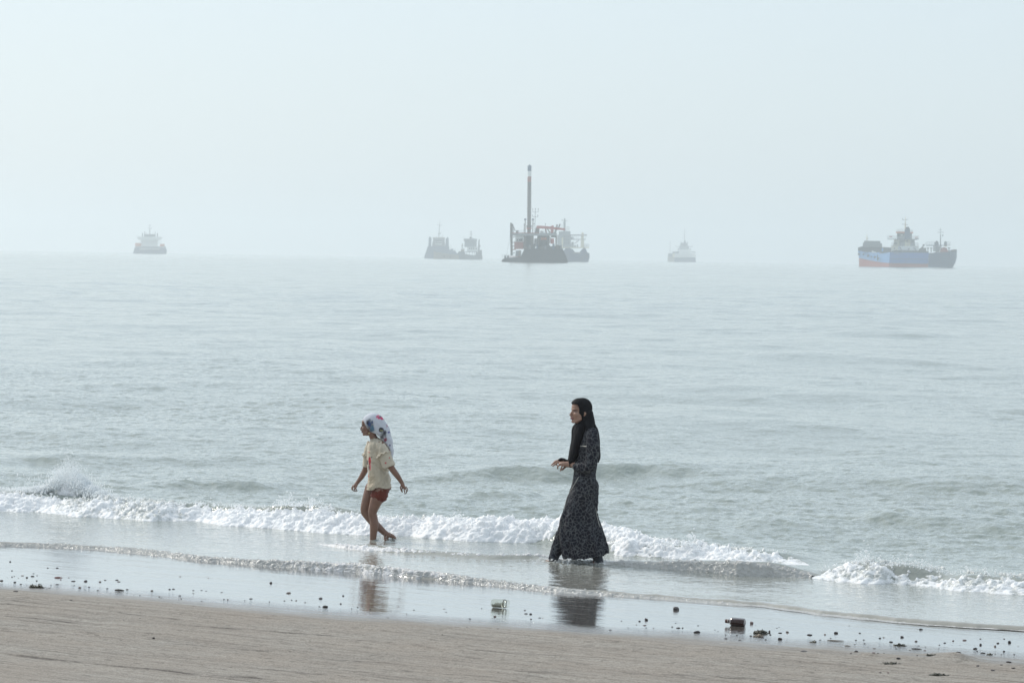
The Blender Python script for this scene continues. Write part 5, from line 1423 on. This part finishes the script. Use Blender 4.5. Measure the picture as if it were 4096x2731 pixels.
# fore part with derricks
s.box("platform", "navy", 1545, 1695, 722, 738, 10, 18); s.box("platform", "navy", 1695, 2035, 722, 734, 10, 18); s.rail("railing", 1542, 1720, 660, 722, 10, 5, r=3.5); s.rail("railing", 1960, 2034, 658, 730, 10, 3, r=3.5)
s.bar("aft_mast", "light_grey", (1836, 740), (1834, 500), 13, 14, 10); s.bar("aft_mast", "light_grey", (1834, 500), (1830, 376), 6, 14, 4); s.bar("aft_mast", "grey", (1775, 463), (1895, 463), 5, 14); s.bar("aft_mast", "grey", (1798, 412), (1860, 412), 4, 14)
s.poly("flag", "grey", [(1870, 510), (1890, 500), (1886, 545), (1872, 548)], 13.9, 14.1)
for x0, x1, y0 in ((1712, 1800, 660), (1908, 1966, 655)):
    s.box("winch_post", "grey", x0, x1, y0, 722, 11, 15); s.box("winch_post", "yellow", x0 + 5, x1 - 5, 722, 752, 10.6, 15); s.box("winch_post", "dark", x0 + 25, x1 - 20, 640, 660, 12, 14)
s.box("fore_house", "light_grey", 1690, 1800, 738, 850, 10, 18); s.box("fore_house", "grey", 1740, 1812, 750, 870, 9.6, 18); s.box("fore_house", "white", 1812, 1860, 738, 840, 11, 18)
s.poly("deck_gear", "red", [(1830, 870), (1840, 800), (1895, 765), (1960, 780), (2000, 860)], 10, 14); s.poly("deck_gear", "steel", [(1400, 870), (1405, 800), (1460, 775), (1545, 780), (1560, 870)], 10, 15); s.bar("deck_gear", "tan", (1460, 780), (1500, 730), 16, 12); s.box("deck_gear", "grey", 1475, 1520, 705, 735, 11, 13)
for x in (1585, 1650, 2008):
    s.box("mushroom_vent", "grey", x - 10, x + 10, 790, 870, 10, 12); s.box("mushroom_vent", "grey", x - 26, x + 26, 772, 792, 9.5, 12.5)
s.poly("bow_bulwark", "steel", [(2040, 850), (2048, 822), (2120, 808), (2168, 812), (2168, 840), (2060, 856)], 13, 20)
s.poly("deck_gear", "dark", [(850, 872), (855, 835), (1000, 828), (1400, 838), (1600, 850), (1600, 884), (1200, 878)], 8, 14)
s.box("hull_patch", "light_grey", 900, 1000, 884, 894, 0.2, 1.2, "hull"); s.bar("rubbing_strake", "navy", (822, 1000), (1598, 1012), 5, -0.1, None, 7.4, parent="hull")
s.done()

# ------------------------------------------------------------------ things left on the sand
def on_sand(u, v):
    z = 0.03
    for _ in range(4):
        g = ground(u, v, z)
        z = float(sand_at(np.array([g.x]), np.array([g.y]))[0])
    return Vector((g.x, g.y, z)), math.hypot(g.x, g.y) / F          # point, metres per photo pixel
def lathe(name, prof, mat, parent=None, seg=40):
    """profile (along x, radius) turned about the x axis"""
    t = np.linspace(0, 2 * PI, seg, endpoint=False)
    p = np.array(prof)
    v = np.stack([p[:, 0:1] + 0 * t, p[:, 1:2] * np.cos(t), p[:, 1:2] * np.sin(t)], -1).reshape(-1, 3)
    return np_mesh(name, v, grid_quads(len(p), seg, wrap=True), mat, parent)
def glass(name, col, rough=0.02):
    k = Nodes(name)
    tr = k.n('ShaderNodeBsdfTransparent'); tr.inputs[0].default_value = (*col, 1)
    gl = k.n('ShaderNodeBsdfGlossy'); gl.inputs['Roughness'].default_value = rough
    lw = k.n('ShaderNodeLayerWeight'); lw.inputs['Blend'].default_value = 0.5
    fr = k.math('ADD', 0.04, k.math('MULTIPLY', k.math('POWER', lw.outputs['Facing'], 4.0), 0.4))
    ms = k.n('ShaderNodeMixShader')
    k.l(fr, ms.inputs[0]); k.l(tr.outputs[0], ms.inputs[1]); k.l(gl.outputs[0], ms.inputs[2]); k.l(ms.outputs[0], k.out.inputs[0])
    return k.m
def jar():
    p, m = on_sand(2003, 2429)
    r = empty("glass_jar", p)
    tag(r, "empty clear glass jar lying on its side on the wet sand between the walkers", "jar")
    q = empty("tmp", (0, 0, 0)); bpy.data.objects.remove(q)
    prof = [(0, .001), (0, .024), (.003, .031), (.010, .0355), (.020, .0372), (.100, .0372), (.110, .0362), (.116, .0330), (.121, .0325), (.124, .0345), (.128, .0350), (.146, .0345), (.149, .0335),
            (.149, .0315), (.120, .0300), (.112, .0315), (.104, .0342), (.020, .0345), (.010, .0320), (.006, .026), (.006, .001)]
    b = lathe("glass_body", prof, glass("clear_glass", (0.95, 0.955, 0.935)), r, 48)
    b.location = (-.075, 0, .0372); b.rotation_euler = (0, R(-1.0), R(-24))
    k = Nodes("dried_residue"); n = k.noise(60, 4, 0.6, k.coords('Object')); k.set(Base_Color=k.mix(n.outputs['Fac'], (0.50, 0.49, 0.43), (0.70, 0.69, 0.62)), Roughness=0.8)
    t = np.linspace(PI * 0.30, PI * 1.70, 24); xs = np.linspace(.012, .098, 14)
    xx, tt = np.meshgrid(xs, t, indexing='ij')
    edge = 0.72 + 0.28 * fbm(np.stack([xx * 40, tt * 3, tt * 0], -1), 3)
    tt = PI + (tt - PI) * edge
    rs = np_mesh("residue", np.stack([xx, np.sin(tt) * .0338, np.cos(tt) * .0338], -1).reshape(-1, 3), grid_quads(14, 24), k.m, r)
    rs.location = b.location; rs.rotation_euler = b.rotation_euler
    k = Nodes("dark_ring"); k.set(Base_Color=(0.06, 0.05, 0.04), Roughness=0.5)  # plain dark band around the neck groove
    rg_ = lathe("neck_ring", [(.1125, .0345), (.1135, .0366), (.119, .0362), (.1195, .0332)], k.m, r, 48)
    rg_.location = b.location; rg_.rotation_euler = b.rotation_euler
jar()
def bottle():
    p, m = on_sand(2942, 2500)
    r = empty("brown_bottle", p)
    tag(r, "small dark brown glass medicine bottle lying on the wet sand at the right", "bottle")
    k = Nodes("amber_glass"); n = k.noise(25, 3, 0.6, k.coords('Object'))
    k.set(Base_Color=k.mix(n.outputs['Fac'], (0.022, 0.006, 0.004), (0.055, 0.016, 0.009)), Roughness=0.12, IOR=1.5)
    k.b.inputs['Transmission Weight'].default_value = 0.25
    prof = [(.164, .001), (.1635, .026), (.160, .032), (.154, .0345), (.060, .0345), (.052, .033), (.042, .026), (.036, .019), (.033, .0135), (.024, .0135), (.024, .001)]
    b = lathe("glass_body", prof, k.m, r)
    loc, rot = (-.082, 0, .0345), (0, R(2), R(-20))
    k2 = Nodes("brown_cap"); w2 = k2.n('ShaderNodeTexWave', wave_type='BANDS', bands_direction='X'); w2.inputs['Scale'].default_value = 60; k2.l(k2.coords('Object'), w2.inputs['Vector'])
    k2.set(Base_Color=(0.085, 0.030, 0.022), Roughness=0.4, Normal=k2.bump(w2.outputs['Fac'], 0.8, 0.001))
    c = lathe("screw_cap", [(.000, .001), (.000, .0135), (.002, .0155), (.008, .0155), (.009, .0148), (.010, .0155), (.020, .0155), (.021, .001)], k2.m, r)
    k3 = Nodes("pale_seal"); k3.set(Base_Color=(0.55, 0.50, 0.46), Roughness=0.35)
    d = lathe("seal_ring", [(.021, .0135), (.0215, .0168), (.0265, .0168), (.027, .0135)], k3.m, r)
    for o in (b, c, d):
        o.location = loc; o.rotation_euler = rot
bottle()

def stone_mat(name, a, b, rough=0.55):
    k = Nodes(name)
    co = k.coords('Object')
    n = k.noise(1.6, 5, 0.65, co)
    k.set(Base_Color=k.mix(n.outputs['Fac'], a, b), Roughness=rough, Normal=k.bump(n.outputs['Fac'], 0.6, 0.25))
    return k.m
STONE = {"dark": stone_mat("dark_stone", (0.022, 0.018, 0.02), (0.065, 0.052, 0.052)), "grey": stone_mat("grey_stone", (0.09, 0.08, 0.085), (0.20, 0.18, 0.18)), "tan": stone_mat("tan_shell", (0.24, 0.19, 0.17), (0.42, 0.36, 0.32)), "pink": stone_mat("pinkish_stone", (0.18, 0.12, 0.12), (0.32, 0.24, 0.23)),
         "weed": stone_mat("wet_seaweed", (0.018, 0.018, 0.010), (0.075, 0.070, 0.045), 0.45), "wood": stone_mat("soaked_wood", (0.020, 0.017, 0.014), (0.060, 0.050, 0.042), 0.6), "reed": stone_mat("dry_reed", (0.16, 0.13, 0.10), (0.27, 0.22, 0.17), 0.7), "redstick": stone_mat("red_twig", (0.14, 0.025, 0.02), (0.24, 0.06, 0.05), 0.5)}
def stone_mesh(seed):
    bm = bmesh.new(); bmesh.ops.create_icosphere(bm, subdivisions=3, radius=1)
    v = np.array([x.co[:] for x in bm.verts]); q = np.array([[x.index for x in f.verts] for f in bm.faces]); bm.free()
    r = 1 + 0.42 * fbm(v * 0.9 + seed * 7.7, 3, 0.5) + 0.10 * fbm(v * 3 + seed, 2)
    v = v * r[:, None]
    for _ in range(5):                                   # flat broken sides
        g = np.random.default_rng(seed * 10 + _); n = g.normal(size=3); n /= np.linalg.norm(n)
        d = v @ n - g.uniform(.55, .8); v -= np.clip(d, 0, None)[:, None] * n
    return v / np.abs(v).max(), q
_sm = {}
def pebble(u, v, wpx, hpx=None, mat="dark", label=None, group="pebbles scattered over the wet sand", name="pebble", seed=None):
    p, m = on_sand(u, v)
    seed = int(u * 7 + v) if seed is None else seed
    key = (seed % 6, mat)
    w_ = wpx * m / 2; h_ = (hpx or wpx * 0.72) * m / 2
    if key not in _sm:
        vv, q = stone_mesh(key[0] + 1)
        _sm[key] = np_mesh(name, vv, q, STONE[mat])
        o = _sm[key]
    else:
        o = _sm[key].copy(); o.name = name; link(o)
    o.scale = (w_, w_ * 0.8, h_ * 1.1)
    o.rotation_euler = (0, 0, (seed * 1.7) % 6.28 * (1 if wpx / (hpx or wpx) < 1.6 else 0.06))
    o.location = p + Vector((0, 0, h_ * 0.42))
    for k_ in ("label", "group"):
        if k_ in o: del o[k_]
    tag(o, label or {"dark": "small dark pebble lying on the wet sand", "grey": "small grey pebble lying on the wet sand", "tan": "small pale shell fragment lying on the wet sand", "pink": "small pinkish stone lying on the wet sand"}[mat], "pebble" if mat != "tan" else "shell", group)
    return o
def weed(u, v, wpx, hpx, label, mat="weed", seed=1, n=46):
    p, m = on_sand(u, v)
    g = np.random.default_rng(seed)
    L, Hh = wpx * m / 2, hpx * m
    X = Blob()
    hump_ = [g.uniform(-.8, .8) for _ in range(3)]
    for i in range(n):
        x0 = np.clip(g.normal(0, .45), -1, 1)
        env = (0.35 + 0.65 * max(math.exp(-((x0 - h) / .3) ** 2) for h in hump_)) * (1 - abs(x0) ** 3)
        pts, pos = [], np.array([x0 * L, g.normal(0, .25) * L * .45, g.uniform(0, .75) * Hh * env])
        d = g.normal(0, 1, 3); d[2] *= .35
        for k_ in range(5):
            pts.append(pos.copy()); d = d + g.normal(0, .6, 3); d /= np.linalg.norm(d); pos = pos + d * L * .11; pos[2] = np.clip(pos[2], 0.0015, Hh * env + .003)
        X.tube(pts, [(g.uniform(.0016, .0042), g.uniform(.002, .007))] * 5, 6, 2)
    for i in range(7):
        x0 = g.uniform(-.75, .75)
        X.ell((x0 * L, g.normal(0, .1) * L, Hh * .2), (L * .16, L * .12, Hh * .42), None, 8, 6)
    vv, q, nn = X.weld(0.0026, 1)
    o = np_mesh("seaweed_clump", vv, q, STONE[mat])
    o.location = p
    return tag(o, label, "seaweed", None)
def stick(u, v, wpx, hpx, label, mat="reed", tilt=0.0, name="twig", cat="twig", group=None):
    p, m = on_sand(u, v)
    L, r = wpx * m / 2, max(hpx * m / 2, .003)
    X = Blob()
    g = np.random.default_rng(int(u + v))
    X.tube([(-L, g.normal(0, .1) * L, r), (-L * .4, 0, r * 1.1), (L * .3, g.normal(0, .08) * L, r), (L, g.normal(0, .1) * L, r * .7)], [r * .7, r, r * .9, r * .5], 8, 4)
    o = np_mesh(name, np.vstack(X.v), np.array([f for f in X.q if len(f) == 4]), STONE[mat])
    o.location = p; o.rotation_euler = (0, 0, tilt)
    return tag(o, label, cat, group)
A_ = lambda x, y: (x / 4.2, 2200 + y / 4.2)
B_ = lambda x, y: (x / 1.68, 1800 + y / 1.68)
C_ = lambda x, y: (1400 + x / 1.68, 1800 + y / 1.68)
D_ = lambda x, y: (2860 + x / 7.84, 2430 + y / 7.84)
E_ = lambda x, y: (3200 + x / 2.625, 2450 + y / 2.625)
# those with a look of their own
weed(*A_(600, 628), 66, 17, "long dark seaweed clump on the wet sand near the left edge of the picture", seed=3)
weed(*D_(1410, 795), 66, 16, "dark spiky seaweed clump just right of the brown bottle", seed=4)
weed(*D_(1350, 905), 50, 10, "pale green seaweed scrap in front of the dark clump by the brown bottle", "reed", seed=5, n=30)
weed(*E_(1052, 345), 50, 9, "low seaweed strand at the foot of the wet sand right of the bottle", seed=6, n=30)
weed(*E_(950, 540), 66, 12, "matted seaweed lying on the dry sand near the right corner", seed=7, n=34)
weed(*E_(1440, 655), 74, 10, "dark seaweed strip lowest on the dry sand at the right", seed=8, n=34)
weed(*E_(140, 310), 34, 7, "small dark seaweed scrap between the bottle and the sand mound", seed=9, n=22)
weed(*E_(1995, 440), 26, 9, "seaweed tuft beside the sand mound at the far right", seed=10, n=20)
weed(*E_(1375, 448), 44, 8, "seaweed tuft on the sand rim just left of the mound", seed=12, n=24)
stick(*A_(2007, 690), 34, 9, "short thick black piece of driftwood on the wet sand at the left", "wood", -0.1, "driftwood", "driftwood")
stick(*A_(985, 465), 30, 4.5, "thin red twig on the wet sand at the left", "redstick", -0.05)
stick(*E_(375, 294), 66, 4, "long pale reed on the wet sand right of the bottle", "reed", -0.12)
stick(*E_(1225, 384), 38, 5, "short dark stick at the edge of the wet sand below the right breaker", "wood", -0.15)
stick(*E_(500, 350), 22, 4, "short pale stick at the edge of the dry sand right of the bottle", "reed", -0.1)
pebble(*D_(1145, 495), 18.5, 13, "pink", "pinkish pointed stone just behind the brown bottle's base")
pebble(*D_(1710, 765), 11, 13, "dark", "small cone shaped dark stone at the right tip of the spiky seaweed")
pebble(*D_(2035, 995), 23, 12, "dark", "wide dark rock below the seaweed by the brown bottle")
pebble(*C_(2190, 1072), 31, 19, "grey", "brownish rock on the wet film between the jar and the bottle")
pebble(*C_(1990, 1141), 19, 13, "dark", "round dark stone left of the brown bottle on the wet sand")
pebble(*C_(2330, 1226), 30, 12, "dark", "flat dark stone left of the brown bottle nearest the dry sand")
pebble(*B_(1030, 1270), 14, 12, "dark", "single round dark stone alone on the dry raked sand")
pebble(*B_(1820, 893), 14, 11, "grey", "lone grey stone on the mirror wet sand left of the girl's reflection")
pebble(*B_(1940, 960), 20, 9, "tan", "flat pale shell left of the girl's reflection")
pebble(*B_(2185, 1054), 24, 10, "dark", "dark wedge shaped chip close to the dry sand left of the girl's reflection")
pebble(*E_(2200, 312), 14.5, 13, "dark", "dark round stone by itself at the far right of the wet sand")
pebble(*E_(1895, 338), 13, 12, "grey", "square grey stone on the wet sand above the mound")
pebble(*E_(2048, 354), 12.5, 10, "tan", "pale block shaped shell right of the square grey stone")
pebble(*E_(1840, 378), 19, 9, "dark", "flat dark stone just above the sand mound")
pebble(*E_(1035, 482), 19, 9, "dark", "dark flat stone on the dry sand left of the mound")
pebble(*E_(840, 632), 15, 7, "tan", "pale shell on the dry sand at lower right")
pebble(*E_(1270, 175), 17, 8, "grey", "grey stone highest on the wet sand at the right, near the wash")
pebble(*E_(380, 215), 19, 11, "dark", "dark knobbly stone right of the seaweed by the bottle")
pebble(*A_(30, 512), 16, 6, "dark", "flat black scrap at the left edge of the wet sand")
pebble(*A_(1440, 522), 15, 9, "grey", "two toned grey stone among the debris at the left")
# the many small ones
small = [(A_, x, y, s, f) for x, y, s, f in ((170, 195, 40, 0), (200, 345, 30, 0), (240, 436, 25, 0), (205, 446, 30, 0), (380, 428, 60, 1), (455, 460, 45, 0), (545, 440, 80, 1), (620, 425, 35, 1), (565, 392, 40, 1), (1155, 462, 35, 1), (1020, 495, 30, 0), (620, 514, 35, 0), (250, 538, 50, 0), (440, 498, 15, 1),
         (805, 300, 32, 0), (960, 296, 50, 1), (1235, 520, 80, 1), (1680, 535, 52, 0), (1765, 503, 45, 1), (1965, 500, 60, 1), (2000, 530, 65, 1), (955, 574, 65, 1), (855, 584, 25, 0), (1250, 590, 30, 1), (1340, 630, 52, 0), (1495, 622, 38, 0), (1800, 642, 45, 1), (1640, 672, 40, 1), (2135, 658, 50, 1),
         (785, 646, 25, 0), (830, 636, 40, 1), (270, 694, 100, 1), (1850, 727, 16, 0), (1195, 842, 55, 1), (350, 570, 50, 1), (310, 465, 14, 0), (120, 458, 20, 1), (1425, 660, 14, 0), (2240, 760, 18, 1))]
small += [(B_, x, y, s, f) for x, y, s, f in ((2155, 997, 24, 0), (2290, 1032, 14, 0), (1355, 1014, 10, 0), (1210, 977, 20, 1), (1020, 945, 16, 0), (1140, 935, 14, 0), (1165, 933, 22, 1), (1300, 942, 16, 1), (1355, 941, 14, 1), (1385, 946, 14, 1), (1300, 962, 15, 1), (1505, 1001, 9, 0), (1530, 1003, 11, 0), (1685, 998, 22, 1), (1810, 1018, 8, 0), (1912, 1012, 11, 0),
          (1960, 1006, 9, 0), (1990, 1010, 10, 0), (2050, 1023, 9, 0), (2305, 979, 16, 0), (1210, 849, 15, 1), (1400, 858, 8, 0), (1645, 1008, 7, 0), (1218, 998, 9, 0), (1070, 985, 12, 0), (1085, 992, 8, 0), (2145, 1050, 16, 1), (1490, 955, 16, 1), (940, 975, 8, 0), (1300, 1048, 16, 1), (475, 1010, 20, 1), (830, 1143, 12, 1), (940, 1129, 14, 1), (1110, 1230, 6, 0), (1200, 1005, 6, 0))]
small += [(C_, x, y, s, f) for x, y, s, f in ((50, 1056, 12, 0), (12, 1064, 9, 0), (135, 1069, 8, 0), (430, 1073, 9, 0), (632, 1066, 14, 1), (645, 1087, 12, 1), (380, 1098, 7, 0), (255, 1125, 14, 1), (975, 1118, 20, 0), (1000, 1100, 9, 0), (1175, 1076, 12, 0), (1215, 1101, 18, 0), (1182, 1098, 22, 1), (1215, 1135, 14, 0), (1275, 1126, 20, 1), (1295, 1128, 12, 1), (805, 1132, 18, 1), (1945, 1149, 14, 0),
          (1925, 1173, 9, 0), (1980, 1177, 22, 1), (1825, 1146, 9, 0), (1750, 1206, 16, 1), (2165, 1187, 12, 0), (2205, 1194, 26, 1), (2340, 1178, 10, 0), (2235, 1194, 11, 0), (995, 1199, 16, 1), (785, 1190, 12, 1), (620, 1241, 10, 0), (1990, 1192, 12, 1), (885, 1063, 8, 0), (1870, 1192, 7, 0), (2040, 1195, 8, 0), (2190, 1160, 8, 0))]
small += [(D_, x, y, s, f) for x, y, s, f in ((760, 740, 80, 0), (330, 848, 60, 0), (685, 866, 65, 0), (1740, 846, 60, 0), (1120, 885, 75, 0), (1490, 935, 110, 0), (1590, 1003, 70, 0), (1425, 1003, 60, 1), (2265, 765, 100, 0), (2040, 790, 130, 1), (0, 690, 40, 0), (95, 735, 50, 1), (1270, 540, 40, 1), (1940, 635, 60, 1), (2015, 600, 55, 1), (340, 970, 120, 1), (780, 1015, 110, 1))]
small += [(E_, x, y, s, f) for x, y, s, f in ((260, 230, 30, 0), (100, 233, 60, 1), (628, 214, 25, 0), (322, 266, 20, 0), (670, 284, 22, 0), (585, 286, 30, 1), (838, 268, 28, 0), (880, 260, 20, 0), (1070, 257, 45, 0), (955, 306, 50, 1), (1218, 301, 32, 0), (1520, 317, 28, 0), (1608, 295, 25, 0), (1895, 274, 22, 0), (2143, 274, 20, 0), (2078, 319, 32, 0), (780, 374, 35, 1), (1008, 378, 22, 0), (1155, 392, 25, 1),
          (1310, 395, 30, 1), (590, 410, 44, 0), (1660, 418, 60, 1), (2140, 408, 35, 0), (2248, 437, 22, 0), (2050, 433, 14, 0), (925, 632, 25, 0), (1865, 560, 35, 0), (2115, 549, 40, 1), (1465, 338, 18, 0), (1598, 340, 14, 1), (1678, 342, 14, 1), (1725, 289, 60, 1), (1243, 345, 25, 1), (1315, 355, 20, 1), (680, 322, 28, 1), (715, 358, 16, 1), (575, 330, 14, 0), (212, 284, 24, 1), (1860, 402, 20, 0),
          (1920, 424, 55, 1), (770, 423, 50, 1), (820, 428, 30, 1), (880, 426, 28, 1), (535, 424, 22, 0), (653, 435, 28, 1), (1230, 450, 20, 0), (1800, 462, 20, 1), (2190, 518, 60, 1), (2020, 603, 60, 1), (2240, 580, 50, 1), (1607, 663, 14, 0), (163, 606, 14, 0), (830, 530, 22, 1), (40, 408, 80, 1), (518, 135, 20, 1), (1455, 376, 12, 0), (2115, 436, 16, 0), (2290, 352, 14, 0))]
sr = random.Random(5)
for fn, x, y, s_, flat in small:
    sc_ = {A_: 4.2, B_: 1.68, C_: 1.68, D_: 7.84, E_: 2.625}[fn]
    if fn in (B_, C_): wpx = s_ / 1.45
    else: wpx = s_ / sc_
    wpx = max(wpx, 4.2)
    m_ = sr.choice(["dark"] * 9 + ["grey"] * 4 + ["tan"] * 2 + ["pink"] * 2)
    pebble(*fn(x, y), wpx, wpx * (0.26 if flat else 0.55), m_)

# ------------------------------------------------------------------ haze over the sea
def build_haze():
    x0, x1, y0, y1, z0, z1 = -4000, 4000, -60, 9500, -16, 95
    v = np.array([(x, y, z) for z in (z0, z1) for y in (y0, y1) for x in (x0, x1)], float)
    q = np.array([(0, 2, 3, 1), (4, 5, 7, 6), (0, 1, 5, 4), (2, 6, 7, 3), (0, 4, 6, 2), (1, 3, 7, 5)])
    m = bpy.data.materials.new("haze")
    m.use_nodes = True
    t = m.node_tree
    t.nodes.remove(t.nodes['Principled BSDF'])
    pv = t.nodes.new('ShaderNodeVolumePrincipled')
    pv.inputs['Color'].default_value = (0.922, 0.970, 0.998, 1)
    pv.inputs['Density'].default_value = 3.8e-4
    pv.inputs['Anisotropy'].default_value = 0.5
    t.links.new(pv.outputs[0], t.nodes['Material Output'].inputs['Volume'])
    o = np_mesh("haze", v, q, m, smooth=False)
    tag(o, "pale sea haze that fades the anchored ships", "haze", kind="stuff")
build_haze()
import OpenImageIO as oiio, sys, numpy as np
a=oiio.ImageBuf('/workdir/render_main.png').get_pixels(oiio.FLOAT)[:,:,:3]*255
for u,v,n in ((80,40,'skyTL'),(512,40,'skyTC'),(950,40,'skyTR'),(80,240,'horL'),(512,235,'horC'),(960,255,'horR'),(512,300,'far sea'),(512,380,'mid'),(300,420,'midnear'),(800,460,'near'),(300,590,'wet'),(600,600,'wet2'),(200,660,'sand'),(700,665,'sand2')):
    print(n,a[v-6:v+6,u-10:u+10].mean((0,1)).round())
